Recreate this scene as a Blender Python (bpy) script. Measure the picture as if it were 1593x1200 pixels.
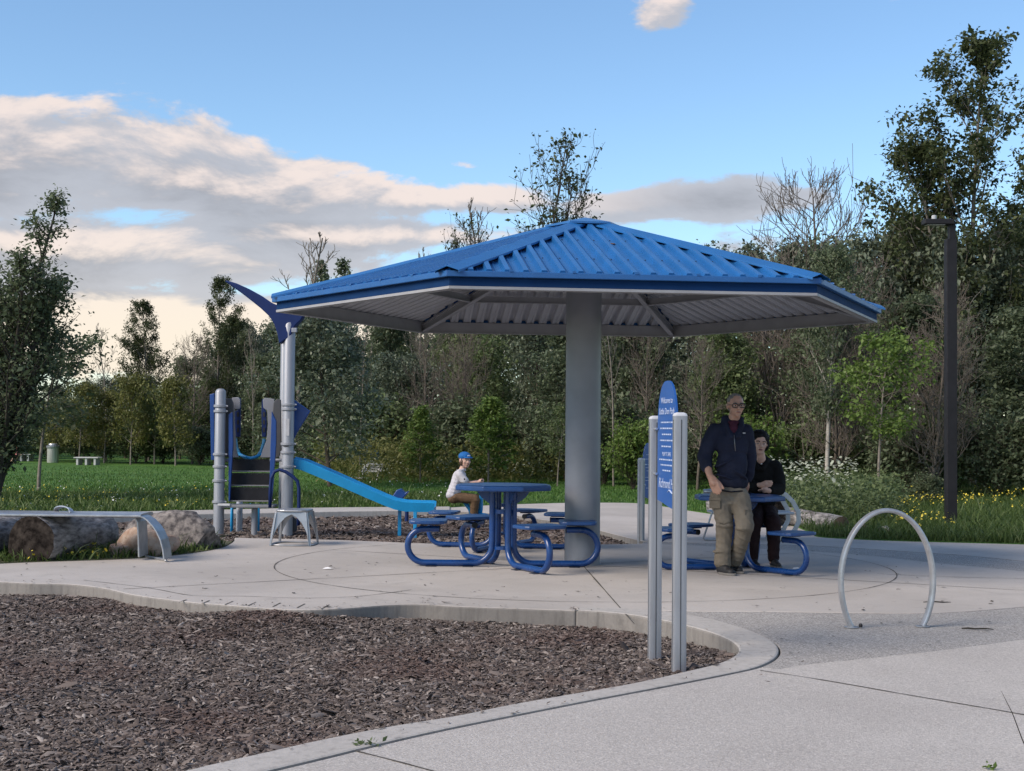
import bpy, bmesh, math, random
import numpy as np
from mathutils import Vector, Matrix, Euler

R = math.radians
scene = bpy.context.scene
for o in list(bpy.data.objects):
    bpy.data.objects.remove(o, do_unlink=True)
C = scene.collection

# ------------------------------------------------------------------ camera
IW, IH, FPX = 1593.0, 1200.0, 2171.0
CAM = Vector((0, 0, 1.345))
PITCH, ROLL = math.atan(68 / FPX), R(0.5)
CAMROT = Matrix.Rotation(math.pi / 2 + PITCH, 3, 'X') @ Matrix.Rotation(ROLL, 3, 'Z')
cd = bpy.data.cameras.new('camera')
cd.sensor_fit = 'HORIZONTAL'; cd.sensor_width = 36.0; cd.lens = 36.0 * FPX / IW
cd.clip_start = 0.05; cd.clip_end = 3000
cam = bpy.data.objects.new('camera', cd); C.objects.link(cam)
cam.matrix_world = Matrix.Translation(CAM) @ CAMROT.to_4x4()
scene.camera = cam

# ------------------------------------------------------------------ sky, sun, exposure
SUN_AZ, SUN_EL = R(-122), R(36)          # azimuth from +Y towards +X (negative = left of the view)
world = bpy.data.worlds.new('World'); scene.world = world; world.use_nodes = True
wn, wl = world.node_tree.nodes, world.node_tree.links
wn.clear()
def nmath(nt, op, a, b=None, c=None, clamp=False):
    n = nt.nodes.new('ShaderNodeMath'); n.operation = op; n.use_clamp = clamp
    for i, v in enumerate((a, b, c)):
        if v is None: continue
        if isinstance(v, (int, float)): n.inputs[i].default_value = v
        else: nt.links.new(v, n.inputs[i])
    return n.outputs[0]
def nmix(nt, f, a, b):
    n = nt.nodes.new('ShaderNodeMix'); n.data_type = 'RGBA'
    for s, v in ((0, f), (6, a), (7, b)):
        if isinstance(v, (int, float)): n.inputs[s].default_value = v
        elif isinstance(v, tuple): n.inputs[s].default_value = (*v, 1)
        else: nt.links.new(v, n.inputs[s])
    return n.outputs[2]
def smooth(nt, v, a, b):
    n = nt.nodes.new('ShaderNodeMapRange'); n.interpolation_type = 'SMOOTHSTEP'
    nt.links.new(v, n.inputs[0]); n.inputs[1].default_value = a; n.inputs[2].default_value = b
    return n.outputs[0]
def nnoise(nt, vec, scale, detail=5, rough=.55, dist=0.0):
    n = nt.nodes.new('ShaderNodeTexNoise'); nt.links.new(vec, n.inputs['Vector'])
    n.inputs['Scale'].default_value = scale; n.inputs['Detail'].default_value = detail
    n.inputs['Roughness'].default_value = rough; n.inputs['Distortion'].default_value = dist
    return n.outputs['Fac']
W = world.node_tree
sky = wn.new('ShaderNodeTexSky'); sky.sky_type = 'NISHITA'; sky.sun_disc = False
sky.sun_elevation = SUN_EL; sky.sun_rotation = SUN_AZ
sky.air_density = 1.0; sky.dust_density = 0.15; sky.ozone_density = 2.5; sky.altitude = 150
tc = wn.new('ShaderNodeTexCoord')
sep = wn.new('ShaderNodeSeparateXYZ'); wl.new(tc.outputs['Generated'], sep.inputs[0])
dx, dy, dz = sep.outputs
az = nmath(W, 'ARCTAN2', dx, dy)
el = nmath(W, 'ARCSINE', dz)
U = nmath(W, 'MULTIPLY', az, 21.71)      # about "hundreds of photo pixels" as an angle unit
V = nmath(W, 'MULTIPLY', el, 21.71)
def comb(x, y, z=0.0):
    n = wn.new('ShaderNodeCombineXYZ')
    for i, v in enumerate((x, y, z)):
        if isinstance(v, (int, float)): n.inputs[i].default_value = v
        else: wl.new(v, n.inputs[i])
    return n.outputs[0]
def cloud_density(u, v, full=True):
    vec = comb(nmath(W, 'MULTIPLY', u, 0.42), v)
    n1 = nnoise(W, vec, 0.85, 9 if full else 6, .62, .30)
    blobs = [(-8.5, 3.85, 4.9, 1.15, 1.0), (-4.3, 3.55, 3.6, .62, .9), (-3.1, 3.98, 1.5, .26, .62), (-1.2, 3.55, 2.3, .30, .8),
             (-6.5, 2.55, 5.5, .60, .98), (-3.0, 2.95, 3.4, .42, .86), (2.6, 3.5, 1.9, .36, .98), (2.3, 6.30, .62, .42, .72),
             (-.75, 4.06, .5, .10, .5), (-6.0, 1.45, 8.0, .80, .98), (1.0, 2.9, 4.2, .45, .55), (5.9, 6.35, .5, .1, .34),
             (-13.5, 5.2, 4.5, 1.0, .9), (12.5, 4.6, 4.0, .7, .8), (9.0, 2.0, 9.0, .6, .5)]
    acc = None
    if not full: blobs = blobs[:2] + blobs[3:8]
    for cx, cy, rx, ry, a in blobs:
        ex = nmath(W, 'DIVIDE', nmath(W, 'SUBTRACT', u, cx), rx)
        ey = nmath(W, 'DIVIDE', nmath(W, 'SUBTRACT', v, cy), ry)
        r2 = nmath(W, 'ADD', nmath(W, 'MULTIPLY', ex, ex), nmath(W, 'MULTIPLY', ey, ey))
        g = nmath(W, 'MULTIPLY', nmath(W, 'EXPONENT', nmath(W, 'MULTIPLY', r2, -.9)), a)
        acc = g if acc is None else nmath(W, 'SMOOTH_MAX', acc, g, .12)
    # the rest of the sky, away from these banks, carries scattered cloud of the same kind
    away = smooth(W, nmath(W, 'ABSOLUTE', u), 11.0, 18.0)
    acc = nmath(W, 'MAXIMUM', acc, nmath(W, 'MULTIPLY', away, .42))
    d = nmath(W, 'ADD', acc, nmath(W, 'MULTIPLY', nmath(W, 'SUBTRACT', n1, .5), 1.75))
    return d
d0 = cloud_density(U, V)
d1 = cloud_density(nmath(W, 'SUBTRACT', U, .10), nmath(W, 'ADD', V, .26), False)
alpha = smooth(W, d0, .40, .60)
lit = smooth(W, nmath(W, 'SUBTRACT', d0, d1), -.06, .34)
thick = smooth(W, d0, .55, 1.25)
low = smooth(W, V, 3.2, 1.2)
litcol = nmix(W, low, (.97, .82, .74), (1.0, .86, .70))
shade = nmix(W, thick, (.52, .53, .58), (.33, .33, .36))
ccol = nmix(W, nmath(W, 'MULTIPLY', nmath(W, 'MULTIPLY_ADD', lit, .90, nmath(W, 'MULTIPLY', low, .22), clamp=True), nmath(W, 'MAXIMUM', smooth(W, U, 3.2, -.6), smooth(W, V, 4.6, 5.6))), shade, litcol)
cscale = wn.new('ShaderNodeVectorMath'); cscale.operation = 'SCALE'
wl.new(ccol, cscale.inputs[0]); cscale.inputs['Scale'].default_value = 5.6
alpha_h = nmath(W, 'MULTIPLY', alpha, smooth(W, V, -.3, .4))
tint = wn.new('ShaderNodeVectorMath'); tint.operation = 'MULTIPLY'
wl.new(sky.outputs[0], tint.inputs[0]); tint.inputs[1].default_value = (.90, .99, 1.03)
skymix = nmix(W, nmath(W, 'MULTIPLY', alpha_h, .93), tint.outputs[0], cscale.outputs[0])
bg = wn.new('ShaderNodeBackground'); wl.new(skymix, bg.inputs[0]); bg.inputs[1].default_value = 0.060
world.cycles.sampling_method = 'MANUAL'; world.cycles.sample_map_resolution = 256
wo = wn.new('ShaderNodeOutputWorld'); wl.new(bg.outputs[0], wo.inputs[0])

sl = bpy.data.lights.new('sun', 'SUN'); sl.energy = 1.5; sl.angle = R(30); sl.color = (1.0, .86, .72)
sun = bpy.data.objects.new('sun', sl); C.objects.link(sun)
sdir = Vector((math.sin(SUN_AZ) * math.cos(SUN_EL), math.cos(SUN_AZ) * math.cos(SUN_EL), math.sin(SUN_EL)))
sun.rotation_euler = sdir.to_track_quat('Z', 'Y').to_euler()
scene.view_settings.view_transform = 'Standard'; scene.view_settings.look = 'None'
scene.view_settings.exposure = 1.6; scene.view_settings.gamma = 1.0
scene.view_settings.use_curve_mapping = False
scene.render.engine = 'CYCLES'
try:
    scene.cycles.max_bounces = 6; scene.cycles.transparent_max_bounces = 8
except Exception: pass
# ------------------------------------------------------------------ measuring helpers
def ray(px, py):
    return CAMROT @ Vector(((px - IW / 2) / FPX, -(py - IH / 2) / FPX, -1))
def G(px, py, z=0.0):
    d = ray(px, py); t = (z - CAM.z) / d.z
    p = CAM + d * t
    return Vector((p.x, p.y, z))
def AT(px, py, Y):
    d = ray(px, py); return CAM + d * (Y / d.y)
def pxm(Y): return FPX / Y

# ------------------------------------------------------------------ materials
MATS = {}
def mat(name, col, rough=.6, metal=0.0, var=.12, scale=6.0, bump=0.0, bscale=40.0, col2=None, spec=.5, vscale=None, detail=4):
    if name in MATS: return MATS[name]
    m = bpy.data.materials.new(name); m.use_nodes = True; MATS[name] = m
    nt = m.node_tree; b = nt.nodes['Principled BSDF']
    t = nt.nodes.new('ShaderNodeTexCoord')
    vec = t.outputs['Object']
    if vscale:
        mp = nt.nodes.new('ShaderNodeMapping'); mp.inputs['Scale'].default_value = vscale
        nt.links.new(vec, mp.inputs[0]); vec = mp.outputs[0]
    f = nnoise(nt, vec, scale, detail, .6)
    f = smooth(nt, f, .28, .72)
    c2 = col2 or tuple(min(1, c * (1 + var)) for c in col)
    c1 = col if col2 else tuple(c * (1 - var) for c in col)
    nt.links.new(nmix(nt, f, c1, c2), b.inputs['Base Color'])
    b.inputs['Metallic'].default_value = metal
    b.inputs['Specular IOR Level'].default_value = spec
    nt.links.new(nmath(nt, 'MULTIPLY_ADD', nnoise(nt, vec, scale * 2.7, 3), .3 * rough, rough * .85), b.inputs['Roughness'])
    if bump:
        bn = nt.nodes.new('ShaderNodeBump'); bn.inputs['Strength'].default_value = min(1, bump); bn.inputs['Distance'].default_value = .01
        nt.links.new(nnoise(nt, vec, bscale, 5, .65), bn.inputs['Height']); nt.links.new(bn.outputs[0], b.inputs['Normal'])
    return m

def leaf_mat(name, dark, light, trans=.35, rough=.55):
    if name in MATS: return MATS[name]
    m = bpy.data.materials.new(name); m.use_nodes = True; MATS[name] = m
    nt = m.node_tree; b = nt.nodes['Principled BSDF']; out = nt.nodes['Material Output']
    a = nt.nodes.new('ShaderNodeAttribute'); a.attribute_name = 'tint'
    oi = nt.nodes.new('ShaderNodeObjectInfo')
    f = nmath(nt, 'ADD', nmath(nt, 'MULTIPLY', a.outputs['Fac'], .8), nmath(nt, 'MULTIPLY', oi.outputs['Random'], .25), clamp=True)
    c = nmix(nt, f, dark, light)
    nt.links.new(c, b.inputs['Base Color']); b.inputs['Roughness'].default_value = rough
    b.inputs['Specular IOR Level'].default_value = .4
    tr = nt.nodes.new('ShaderNodeBsdfTranslucent'); nt.links.new(c, tr.inputs[0])
    mx = nt.nodes.new('ShaderNodeMixShader'); mx.inputs[0].default_value = trans
    nt.links.new(b.outputs[0], mx.inputs[1]); nt.links.new(tr.outputs[0], mx.inputs[2]); nt.links.new(mx.outputs[0], out.inputs[0])
    return m

# ------------------------------------------------------------------ mesh helpers
class MB:
    def __init__(s): s.v = []; s.f = []
    def add(s, vs, fs):
        o = len(s.v); s.v += [tuple(v) for v in vs]; s.f += [tuple(i + o for i in f) for f in fs]; return s
    def box(s, c, d, M=None):
        c = Vector(c); h = Vector(d) / 2
        vs = [Vector((x, y, z)) for x in (-h.x, h.x) for y in (-h.y, h.y) for z in (-h.z, h.z)]
        vs = [(M @ v if M else v) + c for v in vs]
        return s.add(vs, [(0, 1, 3, 2), (4, 6, 7, 5), (0, 4, 5, 1), (2, 3, 7, 6), (0, 2, 6, 4), (1, 5, 7, 3)])
    def tube(s, pts, r, n=10, caps=True, closed=False, prof=None, up=None):
        """sweep a circle (or a 2-D profile) along pts with parallel transport"""
        pts = [Vector(p) for p in pts]; N = len(pts)
        rs = r if isinstance(r, (list, tuple)) else [r] * N
        T = []
        for i in range(N):
            a = pts[(i - 1) % N] if (closed or i > 0) else pts[i]
            b = pts[(i + 1) % N] if (closed or i < N - 1) else pts[i]
            T.append((b - a).normalized())
        u = Vector(up) if up else (Vector((0, 0, 1)) if abs(T[0].z) < .9 else Vector((0, 1, 0)))
        u = (u - T[0] * u.dot(T[0])).normalized()
        P = prof or [(math.cos(2 * math.pi * k / n), math.sin(2 * math.pi * k / n)) for k in range(n)]
        n = len(P); vs = []; fs = []
        for i in range(N):
            u = (u - T[i] * u.dot(T[i]))
            u = u.normalized() if u.length > 1e-6 else T[i].orthogonal().normalized()
            w = T[i].cross(u)
            for a, b in P: vs.append(pts[i] + (w * a + u * b) * rs[i])
        L = N if closed else N - 1
        for i in range(L):
            j = (i + 1) % N
            for k in range(n):
                fs.append((i * n + k, i * n + (k + 1) % n, j * n + (k + 1) % n, j * n + k))
        if caps and not closed:
            fs.append(tuple(range(n - 1, -1, -1))); fs.append(tuple((N - 1) * n + k for k in range(n)))
        return s.add(vs, fs)
    def cyl(s, p0, p1, r0, r1=None, n=12): return s.tube([p0, p1], [r0, r0 if r1 is None else r1], n)
    def prism(s, pts, z0, z1):
        n = len(pts)
        vs = [(p[0], p[1], z0) for p in pts] + [(p[0], p[1], z1) for p in pts]
        return s.add(vs, [tuple(range(n - 1, -1, -1)), tuple(range(n, 2 * n))] + [(i, (i + 1) % n, n + (i + 1) % n, n + i) for i in range(n)])
    def plate(s, pts, t, M):
        """2-D outline (x, z) extruded by t along local y, then transformed by M"""
        n = len(pts)
        vs = [M @ Vector((p[0], -t / 2, p[1])) for p in pts] + [M @ Vector((p[0], t / 2, p[1])) for p in pts]
        return s.add(vs, [tuple(range(n)), tuple(range(2 * n - 1, n - 1, -1))] + [(i, n + i, n + (i + 1) % n, (i + 1) % n) for i in range(n)])
    def lathe(s, prof, n=24, c=(0, 0, 0)):
        vs = []; fs = []; m = len(prof)
        for r, z in prof:
            for k in range(n):
                a = 2 * math.pi * k / n; vs.append((c[0] + r * math.cos(a), c[1] + r * math.sin(a), c[2] + z))
        for i in range(m - 1):
            for k in range(n): fs.append((i * n + k, i * n + (k + 1) % n, (i + 1) * n + (k + 1) % n, (i + 1) * n + k))
        fs.append(tuple(range(n - 1, -1, -1))); fs.append(tuple((m - 1) * n + k for k in range(n)))
        return s.add(vs, fs)
    def ell(s, c, r, M=None, nu=12, nv=8):
        c = Vector(c); r = r if isinstance(r, (tuple, list)) else (r, r, r); vs = []; fs = []
        for i in range(1, nv):
            p = math.pi * i / nv
            for k in range(nu):
                a = 2 * math.pi * k / nu
                v = Vector((r[0] * math.sin(p) * math.cos(a), r[1] * math.sin(p) * math.sin(a), -r[2] * math.cos(p)))
                vs.append(c + (M @ v if M else v))
        t = Vector((0, 0, r[2])); vs.append(c - (M @ t if M else t)); vs.append(c + (M @ t if M else t))
        b, tp = len(vs) - 2, len(vs) - 1
        for i in range(nv - 2):
            for k in range(nu): fs.append((i * nu + k, i * nu + (k + 1) % nu, (i + 1) * nu + (k + 1) % nu, (i + 1) * nu + k))
        for k in range(nu):
            fs.append((b, (k + 1) % nu, k)); fs.append((tp, (nv - 2) * nu + k, (nv - 2) * nu + (k + 1) % nu))
        return s.add(vs, fs)
    def mesh(s, name):
        me = bpy.data.meshes.new(name); me.from_pydata(s.v, [], s.f); me.validate(); me.update(); return me
    def build(s, name, m, parent=None, smoothed=False, bevel=0.0, loc=None):
        me = s.mesh(name); return mkobj(name, me, m, parent, smoothed, bevel, loc)
def mkobj(name, me, m, parent=None, smoothed=False, bevel=0.0, loc=None):
    if m is not None and len(me.materials) == 0: me.materials.append(m)
    o = bpy.data.objects.new(name, me); C.objects.link(o)
    if parent: o.parent = parent
    if loc is not None: o.location = loc
    if smoothed:
        me.shade_smooth()
        if smoothed is not True: me.set_sharp_from_angle(angle=R(smoothed))
    if bevel:
        b = o.modifiers.new('bevel', 'BEVEL'); b.width = bevel; b.segments = 2; b.limit_method = 'ANGLE'; b.angle_limit = R(40)
    return o
def tag(o, label=None, cat=None, group=None, kind=None):
    if label: o['label'] = label
    if cat: o['category'] = cat
    if group: o['group'] = group
    if kind: o['kind'] = kind
    return o
def thing(name, loc, label, cat, group=None, rz=0.0, scale=1.0):
    o = bpy.data.objects.new(name, None); C.objects.link(o); o.empty_display_size = .1
    o.location = loc; o.rotation_euler = (0, 0, rz); o.scale = (scale,) * 3
    return tag(o, label, cat, group)
def copy_tree(o, parent=None):
    c = o.copy(); C.objects.link(c); c.parent = parent
    for ch in list(o.children): copy_tree(ch, c)
    return c
def arc(c, r, a0, a1, n, ax=0, az=2):
    out = []
    for i in range(n + 1):
        a = R(a0 + (a1 - a0) * i / n); p = [c[0], c[1], c[2]]
        p[ax] += r * math.cos(a); p[az] += r * math.sin(a); out.append(tuple(p))
    return out
def fast_mesh(name, V, F, tint=None):
    """numpy vertices (n,3) and faces (m,k) -> mesh; tint is a per-vertex float"""
    me = bpy.data.meshes.new(name); n, m, k = len(V), len(F), F.shape[1]
    me.vertices.add(n); me.vertices.foreach_set('co', np.ascontiguousarray(V, np.float32).ravel())
    me.loops.add(m * k); me.loops.foreach_set('vertex_index', np.ascontiguousarray(F, np.int32).ravel())
    me.polygons.add(m); me.polygons.foreach_set('loop_start', np.arange(0, m * k, k, dtype=np.int32))
    if tint is not None:
        at = me.attributes.new('tint', 'FLOAT', 'POINT'); at.data.foreach_set('value', np.ascontiguousarray(tint, np.float32))
    me.update(calc_edges=True); return me
def in_poly(X, Y, poly):
    ins = np.zeros(len(X), bool); n = len(poly)
    for i in range(n):
        x1, y1 = poly[i][0], poly[i][1]; x2, y2 = poly[(i + 1) % n][0], poly[(i + 1) % n][1]
        if y1 == y2: continue
        c = ((y1 > Y) != (y2 > Y)) & (X < (x2 - x1) * (Y - y1) / (y2 - y1) + x1); ins ^= c
    return ins
def vnoise(x, y, s=0):
    """cheap smooth 2-D value noise in numpy"""
    x = np.asarray(x, float); y = np.asarray(y, float); xi = np.floor(x); yi = np.floor(y); fx = x - xi; fy = y - yi
    fx = fx * fx * (3 - 2 * fx); fy = fy * fy * (3 - 2 * fy)
    h = lambda a, b: np.modf(np.abs(np.sin(a * 127.1 + b * 311.7 + s * 74.7) * 43758.5453))[0]
    return (h(xi, yi) * (1 - fx) + h(xi + 1, yi) * fx) * (1 - fy) + (h(xi, yi + 1) * (1 - fx) + h(xi + 1, yi + 1) * fx) * fy
# ================================================================== THE GROUND
def cr(pts, n=5):
    """Catmull-Rom through 2-D points"""
    P = [Vector((p[0], p[1])) for p in pts]; out = []
    for i in range(len(P) - 1):
        p0 = P[max(i - 1, 0)]; p1 = P[i]; p2 = P[i + 1]; p3 = P[min(i + 2, len(P) - 1)]
        for k in range(n):
            t = k / n
            out.append(.5 * ((2 * p1) + (p2 - p0) * t + (2 * p0 - 5 * p1 + 4 * p2 - p3) * t * t + (3 * p1 - p0 - 3 * p2 + p3) * t ** 3))
    out.append(P[-1]); return out
def gp(lst, n=5): return cr([G(*p)[:2] for p in lst], n)

def stone_mat(name, c1, c2, speck=0.0, speck_scale=160.0, stain=.25, rough=.85, bump=.25, bscale=120.0, streak=False):
    m = bpy.data.materials.new(name); m.use_nodes = True; nt = m.node_tree; b = nt.nodes['Principled BSDF']
    t = nt.nodes.new('ShaderNodeTexCoord'); vec = t.outputs['Object']
    big = smooth(nt, nnoise(nt, vec, .55, 6, .62, .4), .3, .7)
    c = nmix(nt, big, c1, c2)
    mid = smooth(nt, nnoise(nt, vec, 3.1, 7, .7, .8), .52, .78)
    c = nmix(nt, nmath(nt, 'MULTIPLY', mid, stain), c, tuple(x * .58 for x in c1))
    if streak:
        mp = nt.nodes.new('ShaderNodeMapping'); mp.inputs['Scale'].default_value = (9, 9, 1.2); nt.links.new(vec, mp.inputs[0])
        c = nmix(nt, nmath(nt, 'MULTIPLY', smooth(nt, nnoise(nt, mp.outputs[0], 2.0, 6, .7), .45, .75), .55), c, tuple(x * .45 for x in c1))
    spots = smooth(nt, nnoise(nt, vec, 9.0, 2, .5), .70, .74)
    c = nmix(nt, nmath(nt, 'MULTIPLY', spots, .25), c, tuple(x * .4 for x in c1))
    fine = nnoise(nt, vec, 60, 4, .7)
    c = nmix(nt, nmath(nt, 'MULTIPLY', smooth(nt, fine, .35, .7), .22), c, tuple(x * .6 for x in c1))
    if speck:
        vo = nt.nodes.new('ShaderNodeTexVoronoi'); vo.inputs['Scale'].default_value = speck_scale; nt.links.new(vec, vo.inputs['Vector'])
        sp = nt.nodes.new('ShaderNodeSeparateColor'); nt.links.new(vo.outputs['Color'], sp.inputs[0])
        c = nmix(nt, nmath(nt, 'MULTIPLY', smooth(nt, sp.outputs[0], .55, .7), speck), c, tuple(x * .42 for x in c1))
        c = nmix(nt, nmath(nt, 'MULTIPLY', smooth(nt, sp.outputs[1], .78, .86), speck), c, tuple(min(.9, x * 1.5) for x in c2))
    nt.links.new(c, b.inputs['Base Color']); b.inputs['Roughness'].default_value = rough; b.inputs['Specular IOR Level'].default_value = .3
    bn = nt.nodes.new('ShaderNodeBump'); bn.inputs['Strength'].default_value = bump; bn.inputs['Distance'].default_value = .01
    nt.links.new(nnoise(nt, vec, bscale, 4, .7), bn.inputs['Height']); nt.links.new(bn.outputs[0], b.inputs['Normal'])
    MATS[name] = m; return m
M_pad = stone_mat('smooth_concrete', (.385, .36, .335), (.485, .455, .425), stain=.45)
M_broom = stone_mat('broom_concrete', (.41, .385, .36), (.49, .465, .435), speck=.30, speck_scale=130, stain=.2, bump=.5, bscale=90)
M_agg = stone_mat('exposed_aggregate', (.31, .295, .28), (.38, .365, .345), speck=.55, speck_scale=115, stain=.15, bump=.6, bscale=80)
M_kerb = stone_mat('kerb_concrete', (.40, .38, .355), (.47, .45, .425), stain=.4, streak=True)
M_joint = mat('joint_dirt', (.07, .062, .052), .95, var=.4, scale=20)

# one base sheet out to the horizon
base = MB(); base.add([(-900, -60, -.45), (900, -60, -.45), (900, 1500, -.45), (-900, 1500, -.45)], [(0, 1, 2, 3)])
tag(base.build('ground', mat('soil', (.06, .05, .035), .95, var=.3, scale=.8)), kind='structure')

# measured edges (photograph pixels -> ground)
padfront = [(-420, 925), (-220, 906), (-80, 902), (0, 905), (50, 907.5), (110, 909), (160, 915), (205, 925), (251, 931.5), (301, 937.5), (352, 941.5), (402, 945.5), (452, 948.5), (502, 948),
            (552, 945), (603, 941), (653, 940), (700, 943), (753, 945), (812, 947), (896, 950)]
nose_in = [(896, 950), (969, 955.7), (1036, 967), (1092, 981), (1131, 995), (1148, 1009), (1143, 1021), (1115, 1034), (1081, 1042.5), (980, 1065), (868, 1084.5), (785, 1099), (703, 1116),
           (603, 1132), (502, 1151.5), (402, 1174), (301, 1197), (200, 1224), (60, 1270), (-150, 1350)]
nose_out = [(896, 946), (969, 947), (1036, 952), (1092, 961), (1137, 972), (1176, 985), (1203, 999), (1212, 1012), (1205, 1025), (1184, 1036), (1160, 1043), (1064, 1062.5), (924, 1089), (812, 1111), (700, 1133.5),
            (600, 1156), (502, 1180), (402, 1204), (300, 1232), (120, 1290), (-120, 1375)]
PF = gp(padfront); NI = gp(nose_in); NO = gp(nose_out)
seam = [(896, 946), (1000, 949), (1090, 951), (1190, 951.5), (1300, 953), (1417, 954), (1500, 951), (1593, 943.5), (1800, 925)]
SEAM = gp(seam)
seam2 = [(1209, 1040), (1253, 1033), (1350, 1023), (1443, 1013), (1593, 993.5), (1900, 950)]
SEAM2 = gp(seam2)
band_lo = [(1800, 925), (1700, 903), (1593, 889), (1500, 880), (1455, 876), (1365, 865.5), (1280, 859), (1235, 856), (1150, 852), (1060, 848), (1000, 846)]
BLO = gp(band_lo)
pit2_near = [(1000, 846), (940, 847), (860, 847), (760, 847), (680, 846), (622, 844), (520, 840), (415, 838), (365, 836.5)]
P2N = gp(pit2_near)
planter = [(365, 836.5), (362, 843), (345, 852), (310, 859), (250, 866), (180, 870.5), (90, 873.5), (0, 877), (-120, 884), (-420, 900)]
PLN = gp(planter)
pad_poly = [(v.x, v.y) for v in PF] + [(v.x, v.y) for v in SEAM] + [(v.x, v.y) for v in BLO[1:]] + [(v.x, v.y) for v in P2N[1:]] + [(v.x, v.y) for v in PLN[1:]]
ZB = -.43
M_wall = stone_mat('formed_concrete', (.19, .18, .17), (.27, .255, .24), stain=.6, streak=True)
def slab(poly, z, name, m, bev):
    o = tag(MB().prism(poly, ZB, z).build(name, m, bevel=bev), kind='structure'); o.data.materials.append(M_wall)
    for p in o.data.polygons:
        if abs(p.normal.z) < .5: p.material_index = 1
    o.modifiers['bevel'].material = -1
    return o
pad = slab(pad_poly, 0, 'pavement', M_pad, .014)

# kerb round the mulch pit: a raised strip with a rounded arris
n = 70
def resample(P, n):
    P = [Vector(p) for p in P]; L = [0]
    for a, b in zip(P, P[1:]): L.append(L[-1] + (b - a).length)
    out = []
    j = 0
    for i in range(n):
        s = L[-1] * i / (n - 1)
        while j < len(L) - 2 and L[j + 1] < s: j += 1
        out.append(P[j].lerp(P[j + 1], (s - L[j]) / max(1e-9, L[j + 1] - L[j])))
    return out
ki, ko = resample(NI, n), resample(NO, n)
kb = MB(); vs = []; fs = []
for a, b in zip(ki, ko): vs += [(a.x, a.y, ZB), (a.x, a.y, .006), (b.x, b.y, .006), (b.x, b.y, ZB)]
for i in range(n - 1):
    for k in range(3): fs.append((4 * i + k, 4 * i + 4 + k, 4 * i + 5 + k, 4 * i + 1 + k))
fs += [(0, 1, 2, 3), (4 * n - 1, 4 * n - 2, 4 * n - 3, 4 * n - 4)]
kb.add(vs, fs)
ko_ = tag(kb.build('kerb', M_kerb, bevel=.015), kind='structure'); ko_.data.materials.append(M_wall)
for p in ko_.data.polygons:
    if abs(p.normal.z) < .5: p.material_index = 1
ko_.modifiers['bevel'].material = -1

# exposed-aggregate apron and the near broom-finished path (each a slab with a small open joint)
def off(P, dx, dy): return [(p[0] + dx, p[1] + dy) for p in P]
ko2 = [v for v in NO if True]
iN = min(range(len(NO)), key=lambda i: (NO[i] - SEAM2[0]).length)
apron = off(SEAM, 0, -.006) + list(reversed([(v.x, v.y) for v in SEAM2])) + list(reversed([(v.x + .008, v.y) for v in NO[1:iN + 1]]))
tag(MB().prism(apron, ZB, -.004).build('apron', M_agg, bevel=.006), kind='structure')
near = [(v.x, v.y - .008) for v in SEAM2] + [(14, 9), (14, -4), (-6, -4)] + list(reversed([(v.x, v.y - .012) for v in NO[iN:]]))
tag(MB().prism(near, ZB, -.002).build('footpath', M_broom, bevel=.008), kind='structure')

# rear aggregate band and the walk that curves round the lawn
band_hi = [(1000, 842.5), (1060, 844), (1150, 846.5), (1235, 848), (1280, 850), (1365, 855), (1455, 861), (1500, 864), (1593, 873), (1700, 884), (1800, 900)]
BHI = gp(band_hi)
bandp = [(v.x, v.y + .006) for v in reversed(BLO)] + [(v.x, v.y) for v in reversed(BHI)]
tag(MB().prism(bandp, ZB, -.003).build('apron', M_agg, bevel=.006), kind='structure')
# rear pit edge on the right (kerb seen as a low wall) and lawn edge
pit2_right = [(1000, 842.5), (965, 834), (930, 825), (895, 817), (860, 811), (822, 805.5), (790, 800), (740, 797), (700, 795.5)]
P2R = gp(pit2_right)
lawn_edge = [(700, 790), (760, 786.5), (830, 784), (900, 782.5), (985, 783), (1030, 788), (1085, 797), (1150, 806), (1200, 812.5), (1235, 819), (1262, 830), (1275, 836), (1330, 839.5), (1390, 842), (1480, 844.5), (1593, 847.5), (1750, 853), (1900, 866)]
LE = gp(lawn_edge)
walk = [(v.x, v.y) for v in reversed(P2R)] + [(v.x, v.y + .006) for v in BHI[1:]] + [(v.x, v.y) for v in reversed(LE)]
slab(walk, .002, 'walkway', M_pad, .01)
# kerb between lawn and rear pit
k_lo = [(700, 795.5), (640, 796), (560, 797), (480, 798.5), (400, 800), (340, 801), (250, 803), (150, 806), (0, 811), (-150, 816)]
k_hi = [(700, 790), (640, 790.5), (560, 791), (480, 792), (400, 793.5), (340, 795), (250, 797), (150, 800), (0, 805), (-150, 810)]
KL, KH = gp(k_lo), gp(k_hi)
tag(MB().prism([(v.x, v.y) for v in KL] + [(v.x, v.y) for v in reversed(KH)], ZB, .02).build('kerb', M_kerb, bevel=.012), kind='structure')

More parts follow.
